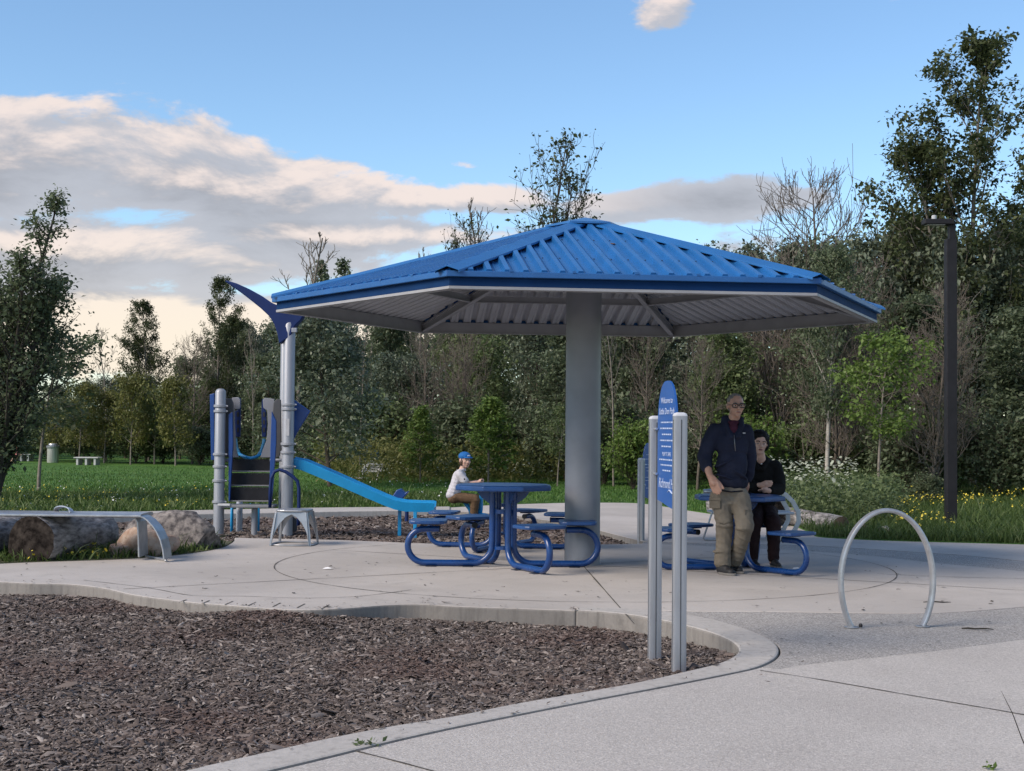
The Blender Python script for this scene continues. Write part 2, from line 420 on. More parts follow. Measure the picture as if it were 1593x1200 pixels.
# lawn: everything beyond the walk and the rear kerb, rolling very slightly
lawn_poly = [(v.x, v.y + .004) for v in reversed(KH)] + [(v.x, v.y + .006) for v in LE[1:]] + [(40, 24), (900, 60), (900, 1480), (-900, 1480), (-900, 40), (-30, 22)]
M_lawn = bpy.data.materials.new('lawn'); M_lawn.use_nodes = True
nt = M_lawn.node_tree; b = nt.nodes['Principled BSDF']; t = nt.nodes.new('ShaderNodeTexCoord'); vec = t.outputs['Object']
mp = nt.nodes.new('ShaderNodeMapping'); mp.inputs['Scale'].default_value = (.25, 1.0, 1); mp.inputs['Rotation'].default_value = (0, 0, R(12)); nt.links.new(vec, mp.inputs[0])
c = nmix(nt, smooth(nt, nnoise(nt, mp.outputs[0], .5, 5, .6), .35, .65), (.052, .125, .022), (.085, .185, .032))
c = nmix(nt, nmath(nt, 'MULTIPLY', smooth(nt, nnoise(nt, vec, 14, 5, .75), .4, .7), .5), c, (.034, .088, .016))
c = nmix(nt, nmath(nt, 'MULTIPLY', smooth(nt, nnoise(nt, vec, 1.3, 4, .7), .62, .8), .35), c, (.11, .14, .035))
nt.links.new(c, b.inputs['Base Color']); b.inputs['Roughness'].default_value = .85; b.inputs['Specular IOR Level'].default_value = .25
bn = nt.nodes.new('ShaderNodeBump'); bn.inputs['Strength'].default_value = .8; bn.inputs['Distance'].default_value = .05
nt.links.new(nnoise(nt, vec, 9, 6, .75), bn.inputs['Height']); nt.links.new(bn.outputs[0], b.inputs['Normal'])
tag(MB().prism(lawn_poly, ZB, .01).build('lawn', M_lawn), kind='structure')

# ------------------------------------------------------------------ mulch beds
def mulch_z(x, y):
    """bed level in the near pit: deep under the nose and the bulge, heaped up to the front kerb and to one stretch of the pad"""
    z = -.115 + .03 * (vnoise(x * .9, y * .9, 3) - .5) + .02 * (vnoise(x * 3, y * 3, 5) - .5)
    p = G(430, 950); q = G(60, 922)
    z = z + .095 * np.exp(-(((x - p.x) / .75) ** 2 + ((y - p.y) / .55) ** 2))
    z = z + .03 * np.exp(-(((x - q.x) / 1.2) ** 2 + ((y - q.y) / .8) ** 2))
    f = G(420, 1170); h = G(1000, 1062); dirx, diry = (h.x - f.x), (h.y - f.y); L = math.hypot(dirx, diry)
    dist = ((y - f.y) * dirx - (x - f.x) * diry) / L          # distance behind the front kerb
    z = z + .085 * np.exp(-np.clip(dist, 0, 9) / .45)
    return np.minimum(z, -.012)
def mulch2_z(x, y): return -.075 + .035 * (vnoise(x * .7, y * .7, 9) - .5) + .02 * (vnoise(x * 2.6, y * 2.6, 4) - .5)
def chip_mat(name, c1, c2, c3):
    m = bpy.data.materials.new(name); m.use_nodes = True; nt = m.node_tree; b = nt.nodes['Principled BSDF']
    a = nt.nodes.new('ShaderNodeAttribute'); a.attribute_name = 'tint'
    rp = nt.nodes.new('ShaderNodeValToRGB'); nt.links.new(a.outputs['Fac'], rp.inputs[0])
    e = rp.color_ramp.elements
    e[0].position = 0; e[0].color = (*c1, 1); e[1].position = 1; e[1].color = (*c3, 1)
    x = e.new(.55); x.color = (*c2, 1)
    t = nt.nodes.new('ShaderNodeTexCoord')
    f = nnoise(nt, t.outputs['Object'], .8, 3)
    nt.links.new(nmix(nt, nmath(nt, 'MULTIPLY', smooth(nt, f, .45, .7), .38), rp.outputs[0], (.085, .042, .034)), b.inputs['Base Color'])
    b.inputs['Roughness'].default_value = .9; b.inputs['Specular IOR Level'].default_value = .2
    return m
M_chip = chip_mat('bark_chips', (.050, .040, .036), (.145, .120, .108), (.35, .315, .29))
M_mulch = mat('mulch_bed', (.03, .024, .021), .95, col2=(.085, .062, .052), scale=14, bump=.8, bscale=60)
def bed(name, poly, zf, step, count, size, seed, dense=None, kill=None):
    xs = [p[0] for p in poly]; ys = [p[1] for p in poly]
    nx = int((max(xs) - min(xs)) / step) + 2; ny = int((max(ys) - min(ys)) / step) + 2
    X, Y = np.meshgrid(min(xs) - .1 + np.arange(nx) * step, min(ys) - .1 + np.arange(ny) * step)
    Z = zf(X, Y) - .012
    idx = np.arange(nx * ny).reshape(ny, nx)
    F = np.stack([idx[:-1, :-1], idx[:-1, 1:], idx[1:, 1:], idx[1:, :-1]], -1).reshape(-1, 4)
    cx = X.ravel()[F].mean(1); cy = Y.ravel()[F].mean(1)
    me = fast_mesh(name, np.stack([X, Y, Z], -1).reshape(-1, 3), F)
    me.shade_smooth()
    o = tag(mkobj(name, me, M_mulch), kind='structure')
    rng = np.random.default_rng(seed)
    # chips: flat little slivers of wood, denser where they are near
    K = int(count * 3)
    x = rng.uniform(min(xs), max(xs), K); y = rng.uniform(min(ys), max(ys), K)
    keep = in_poly(x, y, poly)
    if dense is not None: keep &= rng.random(K) < dense(x, y)
    x, y = x[keep][:count], y[keep][:count]; K = len(x)
    L = size * rng.lognormal(0, .38, K); Wd = L * rng.uniform(.16, .42, K); T = Wd * rng.uniform(.2, .45, K)
    yaw = rng.uniform(0, 2 * np.pi, K); pit = rng.normal(0, .28, K); rol = rng.normal(0, .45, K)
    d = np.stack([np.cos(yaw) * np.cos(pit), np.sin(yaw) * np.cos(pit), np.sin(pit)], -1)
    s0 = np.stack([-np.sin(yaw), np.cos(yaw), np.zeros(K)], -1); u0 = np.cross(d, s0)
    s = s0 * np.cos(rol)[:, None] + u0 * np.sin(rol)[:, None]; u = np.cross(d, s)
    c = np.stack([x, y, zf(x, y) + rng.uniform(-.004, .010, K)], -1)
    tp = rng.uniform(.35, .9, (K, 1))
    D, S, Uu = d * L[:, None] / 2, s * Wd[:, None] / 2, u * T[:, None]
    bend = u * (L * rng.uniform(-.1, .12, K))[:, None]
    V = np.stack([c - D - S * tp, c - D + S * tp, c + S + bend, c - S + bend, c + D + S * .6, c + D - S * .6,
                  c - D + Uu * .5, c + Uu + bend, c + D + Uu * .5], 1).reshape(-1, 3)
    q = np.array([(0, 6, 7), (0, 7, 3), (3, 7, 8), (3, 8, 5), (1, 7, 6), (1, 2, 7), (2, 8, 7), (2, 4, 8)])
    F = (q[None] + (np.arange(K) * 9)[:, None, None]).reshape(-1, 3)
    tint = np.repeat(np.clip(rng.beta(2, 2.6, K) + (rng.random(K) < .025) * .5, 0, 1), 9)
    ch = mkobj('bark_chips', fast_mesh('bark_chips', V, F, tint), M_chip)
    return o, ch
pit_poly = [(v.x, v.y) for v in PF] + [(v.x, v.y) for v in NI[1:]]
o, ch = bed('mulch', pit_poly, mulch_z, .09, 150000, .031, 11, dense=lambda x, y: np.clip(1.25 - (y - 5) / 9.0, .35, 1) * (x > -.47 * y - .3))
tag(ch, 'greyish brown bark chips filling the kerbed pit in front of the pavilion', 'bark chips', kind='stuff')
pit2_poly = [(v.x, v.y) for v in P2N] + [(v.x, v.y) for v in reversed(KL)][0:0] + [(v.x, v.y) for v in PLN[:12]] + [G(-150, 880)[:2]] + [(v.x, v.y) for v in reversed(KL)] + [(v.x, v.y) for v in reversed(P2R)][1:-1]
o, ch = bed('mulch', pit2_poly, mulch2_z, .2, 42000, .06, 12)
tag(ch, 'reddish brown bark chips under the slide and play structure', 'bark chips', kind='stuff')

# planted island at the left in front of the rear pit: soil under the log and boulders
isl = gp([(362, 843), (330, 842), (270, 838), (200, 838), (120, 838), (0, 842), (-150, 846), (-420, 868)])
isl_poly = [(v.x, v.y) for v in PLN[3:]] + [(v.x, v.y) for v in reversed(isl)]
tag(MB().prism(isl_poly, ZB, .006).build('planting_bed', mat('bed_soil', (.05, .06, .022), .95, col2=(.09, .085, .045), scale=7, bump=.8), bevel=.02), kind='structure')

# scored joints in the pad: narrow dirt-filled lines
ROOF = Vector((.715, 13.98, 0))
def joint(pts, w, parent, z=.003, name='joint'):
    pts = [Vector((p[0], p[1])) for p in pts]; vs = []; fs = []
    for i, p in enumerate(pts):
        t = (pts[min(i + 1, len(pts) - 1)] - pts[max(i - 1, 0)]).normalized(); nrm = Vector((-t.y, t.x))
        ww = w * (.6 + .8 * random.random())
        vs += [(*(p + nrm * ww / 2), z), (*(p - nrm * ww / 2), z)]
    for i in range(len(pts) - 1): fs.append((2 * i, 2 * i + 1, 2 * i + 3, 2 * i + 2))
    return MB().add(vs, fs).build(name, M_joint, parent)
random.seed(4)
cir = [(ROOF.x + 3.03 * math.cos(R(a)), ROOF.y + 3.03 * math.sin(R(a))) for a in range(0, 361, 3)]
joint(cir, .010, pad)
for a in (-88, -28, 32, 92, 152, 212):
    r1 = 3.03 if a in (32, 92, 152) else (4.25 if a == -88 else 5.2)
    if a == -28: r1 = 6.6
    if a == 212: r1 = 4.6
    k = 14
    joint([(ROOF.x + (.19 + (r1 - .19) * i / k) * math.cos(R(a)), ROOF.y + (.19 + (r1 - .19) * i / k) * math.sin(R(a))) for i in range(k + 1)], .012, pad)
joint(gp([(1365, 893), (1450, 897), (1593, 901)]), .010, pad)
joint(gp([(130, 903), (230, 915), (300, 927), (380, 928), (470, 931), (560, 928), (640, 918)]), .009, pad)
for x in (278, 314, 350, 386, 424, 462, 500):
    joint(gp([(x, 938 + (x - 278) * .045), (x + 12, 933.5 + (x - 278) * .035)], 3), .011, pad)
joint(gp([(1182, 1043), (1280, 1058), (1400, 1079), (1500, 1096), (1593, 1112), (1800, 1150)]), .011, bpy.data.objects['footpath'], .001)
joint(gp([(552, 1168), (600, 1180), (660, 1196), (760, 1224)]), .010, bpy.data.objects['footpath'], .001)
# ================================================================== THE PAVILION
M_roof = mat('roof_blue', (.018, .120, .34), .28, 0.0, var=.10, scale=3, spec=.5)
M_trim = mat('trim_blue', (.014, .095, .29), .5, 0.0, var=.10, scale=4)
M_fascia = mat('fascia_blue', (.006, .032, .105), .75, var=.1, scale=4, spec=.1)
M_steel = mat('painted_grey_steel', (.20, .215, .245), .42, 0.0, var=.10, scale=2.5, bump=.06, bscale=30)
M_frame = mat('frame_grey', (.30, .305, .325), .6, var=.08, scale=5)
M_soff = mat('soffit_grey', (.42, .43, .46), .5, var=.06, scale=4)
M_dark = mat('dark_bolt', (.03, .035, .05), .5)
pav = thing('pavilion', (ROOF.x, ROOF.y, 0), 'hexagonal pavilion with blue ribbed metal roof on one grey column', 'pavilion')
RB, A0, ZBM = 3.0, -1.985, 2.468            # beam circumradius, angle of the first corner, underside of the edge beam
TAN = .318
ca = [A0 + k * math.pi / 3 for k in range(6)]
cdir = [Vector((math.cos(a), math.sin(a), 0)) for a in ca]
APO = RB * math.cos(math.pi / 6)
def under(t):   # underside of rafters on a hip at fraction t of RB
    return ZBM + (1 - t) * APO * TAN
# column: round steel post with a slim seam
cb = MB().lathe([(.186, 0), (.186, .012), (.177, .012), (.177, 3.3)], 36)
col_o = cb.build('column', M_steel, pav, smoothed=30)
RE = 3.075; ZE = ZBM + .112                  # eave circumradius and pan level at the eave
APE = RE * math.cos(math.pi / 6)
ZP = ZE + APE * TAN
def ibeam(p0, p1, h, w, up=Vector((0, 0, 1)), tw=.012, tf=.012, ext=0.0):
    """I-section from p0 to p1 (the line is the middle of the bottom flange's underside)"""
    p0, p1 = Vector(p0), Vector(p1); t = (p1 - p0).normalized(); p0 = p0 - t * ext; p1 = p1 + t * ext
    s = t.cross(up).normalized(); u = s.cross(t)
    out = MB()
    for a0, a1, b0, b1 in ((-w / 2, w / 2, 0, tf), (-tw / 2, tw / 2, tf, h - tf), (-w / 2, w / 2, h - tf, h)):
        vs = [q + s * a + u * b for q in (p0, p1) for a, b in ((a0, b0), (a1, b0), (a1, b1), (a0, b1))]
        out.add(vs, [(3, 2, 1, 0), (4, 5, 6, 7), (0, 1, 5, 4), (1, 2, 6, 5), (2, 3, 7, 6), (3, 0, 4, 7)])
    return out
for k in range(6):
    a, b = cdir[k] * RB, cdir[(k + 1) % 6] * RB
    # edge beam (its lower flange catches the light), rafter, purlin
    ibeam((a.x, a.y, ZBM), (b.x, b.y, ZBM), .128, .05, tw=.02).build('edge_beam', M_frame, pav)
    p0 = cdir[k] * .18; p1 = cdir[k] * (RB - .03)
    ibeam((p0.x, p0.y, under(.06)), (p1.x, p1.y, under(.985)), .085, .058).build('rafter', M_frame, pav)
    q0, q1 = cdir[k] * RB * .665, cdir[(k + 1) % 6] * RB * .665
    ibeam((q0.x, q0.y, under(.665) + .012), (q1.x, q1.y, under(.665) + .012), .075, .045).build('purlin', M_frame, pav)
    # fascia board and blue gutter trim outside the beam
    nrm = (cdir[k] + cdir[(k + 1) % 6]).normalized()
    def strip(r_in, r_out, z0, z1, name, m, bv=.004):
        vs = []
        for r, z in ((r_in, z0), (r_out, z0), (r_out, z1), (r_in, z1)):
            for d in (cdir[k], cdir[(k + 1) % 6]): vs.append((d.x * r, d.y * r, z))
        return MB().add(vs, [(0, 1, 3, 2), (2, 3, 5, 4), (4, 5, 7, 6), (6, 7, 1, 0), (0, 2, 4, 6), (1, 7, 5, 3)]).build(name, m, pav, bevel=bv)
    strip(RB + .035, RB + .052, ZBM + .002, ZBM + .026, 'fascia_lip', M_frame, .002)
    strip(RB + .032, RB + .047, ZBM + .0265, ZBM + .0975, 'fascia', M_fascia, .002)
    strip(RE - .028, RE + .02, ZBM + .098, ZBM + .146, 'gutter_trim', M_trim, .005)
    # ribbed sheet: trapezoidal profile running down the slope, trimmed to the hips
    e = (cdir[(k + 1) % 6] - cdir[k]).normalized(); m0 = nrm * APE
    half = RE / 2; pitch = .15; hgt = .043; prof = []
    x = -half - pitch; x0 = -math.floor(half / pitch) * pitch - pitch / 2
    xs = []
    j = -12
    while j <= 12:
        c0 = j * pitch
        for dx, hh in ((-.034, 0), (-.020, hgt), (.020, hgt), (.034, 0), (.058, 0), (.063, .006), (.072, .006), (.077, 0)): xs.append((c0 + dx, hh))
        j += 1
    xs = [p for p in xs if abs(p[0]) < half - .01]
    def hat(X):
        i = X / pitch; f = (i - round(i)) * pitch
        a = abs(f)
        return hgt if a <= .020 else (hgt * (.034 - a) / .014 if a < .034 else 0.0)
    xs = [(-half + .005, hat(-half + .005))] + xs + [(half - .005, hat(half - .005))]
    slope = math.atan(TAN); cs, sn = math.cos(slope), math.sin(slope)
    nu = nrm * sn + Vector((0, 0, cs))       # sheet normal
    for nm, m_, dz in (('roof_panel', M_roof, 0.0), ('soffit_sheet', M_soff, -.004)):
        vs = []; fs = []
        for X, hh in xs:
            # top limit on the hips: distance up the slope where |X| = half * (1 - s)
            s1 = max(0.0, 1 - (abs(X) + .02) / half); s1 = min(s1, .965)
            for s in (.018, s1):
                base_p = m0 * (1 - s) + e * X + Vector((0, 0, ZE + APE * s * TAN))
                vs.append(base_p + nu * (hh + dz))
        for i in range(len(xs) - 1): fs.append((2 * i, 2 * i + 2, 2 * i + 3, 2 * i + 1))
        if nm == 'roof_panel':                  # folded-down closures on the rib ends
            nb_ = len(vs)
            for X, hh in xs: vs.append(m0 * .982 + e * X + Vector((0, 0, ZE + APE * .018 * TAN)) + nu * -.004)
            for i in range(len(xs) - 1): fs.append((nb_ + i, nb_ + i + 1, 2 * i + 2, 2 * i))
            po = MB().add(vs, fs).build(nm, m_, pav)
        else:
            MB().add(vs, [tuple(reversed(f)) for f in fs]).build(nm, m_, po)
    # screws in the pans
    sc = MB(); rnd = random.Random(k)
    for j in range(-9, 10):
        for s in (.28, .62):
            X = j * pitch + .075 - (0 if j < 0 else 0)
            if abs(X) < half * (1 - s) - .09:
                p = m0 * (1 - s) + e * X + Vector((0, 0, ZE + APE * s * TAN)) + nu * .004
                sc.cyl(p, p + nu * .007, .0065, n=6)
    tag(sc.build('screws', M_dark, po), kind='stuff')
    # hip cap: a folded strip standing on the ribs, with a lip down each side
    h0, h1 = cdir[k] * (RE + .02), cdir[k] * .11
    side = Vector((-cdir[k].y, cdir[k].x, 0))
    zc0, zc1 = ZE + hgt + .024, ZP + hgt - .02
    hm = MB(); vs = []
    for p, z in ((h0, zc0), (h1, zc1)):
        z2 = z
        for w, dz in ((-.105, -.036 - .017), (-.105, -.036), (0, 0), (.105, -.036), (.105, -.036 - .017)):
            vs.append(p + side * w + Vector((0, 0, z2 + dz)))
    hm.add(vs, [(i, i + 1, i + 6, i + 5) for i in range(4)])
    ho = hm.build('hip_cap', M_trim if False else M_roof, pav)
    sm = ho.modifiers.new('thick', 'SOLIDIFY'); sm.thickness = .004; sm.offset = 1
# small tabs on the gutter trim
    tb = MB()
    for i in range(1, 6):
        p = (cdir[k] * (1 - i / 6) + cdir[(k + 1) % 6] * (i / 6)) * (RE + .008)
        tb.box((p.x, p.y, ZBM + .152), (.03, .03, .016), Matrix.Rotation(math.atan2(e.y, e.x), 3, 'Z'))
    tag(tb.build('trim_tabs', M_trim, pav), kind='stuff')
# peak cap: low hexagonal pyramid with a rim
pk = MB(); r0 = .40; zt = ZP + .055; zb = ZP + hgt + .012 - r0 * TAN * .86
vs = [tuple(d * r0 + Vector((0, 0, zb))) for d in cdir] + [tuple(d * r0 + Vector((0, 0, zb + .02))) for d in cdir] + [(0, 0, zt)]
pk.add(vs, [(i, (i + 1) % 6, 6 + (i + 1) % 6, 6 + i) for i in range(6)] + [(6 + i, 6 + (i + 1) % 6, 12) for i in range(6)] + [tuple(range(5, -1, -1))])
pk.build('peak_cap', M_roof, pav)
lf = MB(); p = cdir[0].lerp(cdir[1], .55) * 1.35
lf.ell((p.x, p.y, ZP - 1.35 * .9 * TAN + .02), (.035, .02, .008)); lf.build('fallen_leaf', mat('dead_leaf', (.16, .09, .03), .8), pav)

# ================================================================== PICNIC TABLES
M_blue = mat('table_blue', (.005, .040, .165), .28, 0.0, var=.15, scale=5, spec=.55, bump=.04, bscale=60)
M_bluetop = mat('table_top_blue', (.009, .050, .175), .36, 0.0, var=.18, scale=4, bump=.15, bscale=70)
M_black = mat('black_rubber', (.012, .012, .014), .6)
def picnic_table(loc, angles, label, scale=1.0, rz=0.0):
    t = thing('picnic_table', loc, label, 'picnic table', None, rz, scale)
    top = [(.50 * math.cos(R(22.5 + 45 * k)), .50 * math.sin(R(22.5 + 45 * k))) for k in range(8)]
    MB().prism(top, .752, .80).build('table_top', M_bluetop, t, bevel=.012)
    rim = [(x * .93, y * .93) for x, y in top]
    MB().prism(rim, .800, .806).build('top_panel', M_bluetop, t, bevel=.003)
    MB().prism([(.19 * math.cos(R(30 * k)), .19 * math.sin(R(30 * k))) for k in range(12)], .735, .7515).build('top_plate', M_blue, t)
    for k in range(len(angles)):
        a = R(angles[k]); rot = Matrix.Rotation(a, 4, 'Z'); sd = Matrix.Rotation(a, 3, 'Z')
        path = [(.105, 0, .735), (.105, 0, .25)] + arc((.285, 0, .215), .18, 180, 270, 8)[1:] + [(.5, 0, .035), (.72, 0, .035)] + arc((.765, 0, .2), .165, -90, 90, 14) + [(.62, 0, .365)]
        lg = MB().tube([rot @ Vector(p) for p in path], .031, 14).build('leg', M_blue, t, smoothed=40)
        MB().plate([(.105, .735), (.26, .735), (.22, .68), (.14, .62), (.105, .60)], .012, rot).build('gusset', M_blue, lg)
        MB().cyl(rot @ Vector((.612, 0, .365)), rot @ Vector((.622, 0, .365)), .0325, n=14).build('end_cap', M_black, lg)
        for x in (.34, .70): MB().box(sd @ Vector((x, 0, .003)), (.10, .13, .006), sd).build('foot_plate', mat('dark_plate', (.03, .035, .05), .6), lg)
        MB().box(sd @ Vector((.71, 0, .412)), (.17, .13, .014), sd).build('seat_bracket', M_black, lg)
        # seat: rounded panel with a turned-down, gently scalloped rim
        out = []
        for i in range(32):
            q = 2 * math.pi * i / 32; cx, cy = math.cos(q), math.sin(q)
            e = (abs(cx) ** 5 + abs(cy) ** 5) ** (-1 / 5)
            out.append((.73 + .185 * cx * e, .225 * cy * e))
        out = [tuple((sd @ Vector((x, y, 0)))[:2]) for x, y in out]
        st = MB().prism(out, .422, .455).build('seat', M_bluetop, t, bevel=.009)
    # collars tying the tubes together
    MB().lathe([(.085, .52), (.085, .56)], 16).build('collar', M_blue, t)
    MB().lathe([(.085, .17), (.085, .20)], 16).build('collar', M_blue, t)
    return t
def GX(px, py): g = G(px, py); return (g.x, g.y, 0)
TAB1 = GX(782, 882); TAB2 = GX(780, 853); TAB3 = GX(1150, 886.5)
picnic_table(TAB1, (1, -62, 180, 118), 'blue picnic table with looped tube legs right beside the grey column')
picnic_table(TAB2, (172, -112, 62, -8), 'blue picnic table behind another one, next to the bark chip pit', .9)
picnic_table(TAB3, (-52, 68, 188, 128), 'blue picnic table where the old couple rest', .9)
# ================================================================== SIGNS
M_alu = mat('anodised_aluminium', (.33, .345, .38), .42, .45, var=.08, scale=6, vscale=(8, 8, .6))
M_aludark = mat('aluminium_groove', (.06, .065, .075), .5)
M_chrome = mat('bright_steel', (.72, .73, .75), .22, .9, var=.05)
M_signblue = mat('sign_blue', (.014, .082, .31), .38, var=.06, scale=3)
M_print = mat('sign_print', (.42, .50, .68), .6, var=.03)
M_galv = mat('galvanised_steel', (.40, .415, .44), .36, .65, var=.14, scale=9, bump=.05, bscale=50)
def text_mesh(body, size, shear=0.0, sx=1.0):
    cu = bpy.data.curves.new('lettering', 'FONT'); cu.body = body; cu.size = size; cu.align_x = 'CENTER'; cu.align_y = 'CENTER'
    cu.extrude = .0006; cu.shear = shear; cu.resolution_u = 2
    o = bpy.data.objects.new('tmp', cu); C.objects.link(o)
    bpy.context.view_layer.update()
    me = bpy.data.meshes.new_from_object(o.evaluated_get(bpy.context.evaluated_depsgraph_get()))
    bpy.data.objects.remove(o, do_unlink=True); bpy.data.curves.remove(cu)
    return me
def sign_post(p, h, root, ang, name='post'):
    prof = []
    for i in range(24):                     # rounded box section with a slot in each wide face
        q = 2 * math.pi * i / 24; cx, cy = math.cos(q), math.sin(q); e = (abs(cx) ** 6 + abs(cy) ** 6) ** (-1 / 6)
        prof.append((.032 * cx * e, .040 * cy * e))
    rot = Matrix.Rotation(ang, 3, 'Z')
    pts = [tuple((rot @ Vector((a, b, 0)) + Vector(p))[:2]) for a, b in prof]
    o = MB().prism(pts, p[2] - .3, p[2] + h).build(name, M_alu, root, smoothed=35)
    cap = MB(); n = 24; rings = [(1.0, .0), (1.0, .006), (.86, .016), (.5, .022)]
    vs = []
    for s_, z in rings:
        for x, y in pts: vs.append((p[0] + (x - p[0]) * s_, p[1] + (y - p[1]) * s_, p[2] + h + z + .0005))
    cap.add(vs, [(r * n + i, r * n + (i + 1) % n, (r + 1) * n + (i + 1) % n, (r + 1) * n + i) for r in range(3) for i in range(n)] + [tuple(3 * n + i for i in range(n)), tuple(range(n - 1, -1, -1))])
    cap.build('post_cap', mat('pale_cap', (.5, .52, .56), .5), o, smoothed=40)
    for a, b, w, d in ((0, -.0405, .006, .002), (0, .0405, .006, .002), (-.0325, 0, .002, .006), (.0325, 0, .002, .006)):
        c = rot @ Vector((a, b, 0)) + Vector(p)
        MB().box((c.x, c.y, p[2] + h / 2 - .12), (w, d, h + .2), rot).build('slot', M_aludark, o)
    return o
def park_sign(pa, pb, ha, hb, zbot, ztop, label, texts, lines, logo=None, inset=(.10, .90)):
    pa, pb = Vector(pa), Vector(pb); mid = (pa + pb) / 2; mid.z = 0
    root = thing('park_sign', mid, label, 'sign')
    d = Vector((pb.x - pa.x, pb.y - pa.y, 0)); L = d.length; d.normalize(); ang = math.atan2(d.y, d.x)
    sign_post(pa - mid, ha, root, ang); sign_post(pb - mid, hb, root, ang)
    x0, x1 = -L / 2 + L * inset[0], -L / 2 + L * inset[1]; w = (x1 - x0) / 2; xc = (x0 + x1) / 2; H = ztop - zbot
    M = Matrix.Translation((0, 0, zbot)) @ Matrix.Rotation(ang, 4, 'Z')
    out = [(xc - w, 0), (xc - w * .4, -.012), (xc + w * .2, -.03), (xc + w, -.045)]
    sh = .62 * H
    for i in range(0, 21):
        q = math.pi / 2 * i / 20; out.append((xc + w * math.cos(q) ** .8, sh + (H - sh) * math.sin(q)))
    for i in range(1, 21):
        q = math.pi / 2 + math.pi / 2 * i / 20; out.append((xc - w * abs(math.cos(q)) ** .8, sh + (H - sh) * math.sin(q)))
    pn = MB().plate(out, .012, M).build('sign_panel', M_signblue, root)
    MT = Matrix.Translation((0, 0, zbot)) @ Matrix.Rotation(ang, 4, 'Z') @ Matrix.Translation((xc, -.0072, 0)) @ Matrix.Rotation(math.pi / 2, 4, 'X')
    for body, zf, size, shear in texts:
        me = text_mesh(body, size, shear)
        wd = max(v.co.x for v in me.vertices) - min(v.co.x for v in me.vertices)
        fit = min(1.0, 1.72 * w / wd)
        me.transform(MT @ Matrix.Translation((0, zf * H, 0)) @ Matrix.Diagonal((fit, 1, 1, 1)))
        o = mkobj('lettering', me, M_print, pn)
    rnd = random.Random(3)
    for zf, frac in lines:                   # small print: too fine to read, rows of word-length marks
        mb = MB(); x = -w * frac
        while x < w * frac - .01:
            l = rnd.uniform(.012, .045); l = min(l, w * frac - x)
            vs = [MT @ Vector((x + a, zf * H + b, .0004)) for a, b in ((0, -.0042), (l, -.0042), (l, .0042), (0, .0042))]
            mb.add(vs, [(0, 1, 2, 3)]); x += l + .009
        tag(mb.build('small_print', M_print, pn), kind='stuff')
    if logo:
        mb = MB(); pts = [MT @ Vector((w * (.1 + .75 * i / 12), logo * H + .012 * math.sin(i / 12 * 6.0) + .014 * i / 12, .0006)) for i in range(13)]
        mb.tube(pts, [.001 + .004 * math.sin(math.pi * i / 12) for i in range(13)], 6).build('logo_swoosh', M_print, pn)
    for zf in (.22, .60):
        for s_ in (-1, 1):
            c = M @ Vector((xc + s_ * (w + .006), -.018, zf * H))
            MB().cyl(c - Vector((d.x, d.y, 0)) * .03, c + Vector((d.x, d.y, 0)) * .03, .008, n=10).build('bracket', M_chrome, root, smoothed=40)
    return root
pa = G(1018, 1030, -.10); pb = G(1056, 1044, -.06)
park_sign((pa.x, pa.y, -.10), (pb.x, pb.y, -.06), 1.515, 1.49, .915, 1.648,
          'tall blue welcome sign with rounded top between two aluminium posts in the bark chips',
          [('Welcome to', .835, .052, 0), ('Little Don Park', .745, .056, 0), ('PLAY IT SAFE', .39, .034, 0), ('Richmond Hill', .145, .085, .35)],
          [(.655, .62), (.605, .68), (.555, .5), (.505, .7), (.455, .55), (.345, .78), (.30, .62), (.255, .42)], logo=.075, inset=(.13, .9))
qa = G(997, 841, 0); qb = G(1018.5, 839.5, 0)
park_sign((qa.x, qa.y, 0), (qb.x, qb.y + .1, 0), .985, .985, .53, 1.19, 'smaller blue sign on aluminium posts at the kerb of the rear bark chip pit',
          [], [(.78, .5), (.70, .66), (.60, .6), (.54, .6), (.48, .4), (.36, .6), (.30, .6), (.16, .5)], inset=(.12, .95))

# ================================================================== BIKE RING
g = G(1380, 975.5)
ring = thing('bike_rack', (g.x, g.y, 0), 'silver hoop bike rack standing on the speckled aggregate paving', 'bike rack', rz=R(8))
pts = []
for i in range(49):
    q = R(-39.5 + (259.0) * i / 48); pts.append((.335 * math.cos(q), 0, .315 + .49 * math.sin(q)))
prof = [(1.25 * math.cos(2 * math.pi * k / 16) * (abs(math.cos(2 * math.pi * k / 16)) ** 4 + abs(math.sin(2 * math.pi * k / 16)) ** 4) ** -.25, .62 * math.sin(2 * math.pi * k / 16) * (abs(math.cos(2 * math.pi * k / 16)) ** 4 + abs(math.sin(2 * math.pi * k / 16)) ** 4) ** -.25) for k in range(16)]
MB().tube(pts, .024, prof=prof, up=(1, 0, 0)).build('hoop', M_galv, ring, smoothed=35)
for s_ in (0, -1):
    MB().lathe([(.05, 0), (.05, .004), (.03, .006)], 16, (pts[s_][0], 0, .0)).build('base_flange', M_galv, ring)
MB().lathe([(.012, .004), (.014, .02), (.008, .03)], 10, (pts[-1][0] + .055, -.03, 0)).build('anchor_bolt', M_black, ring)

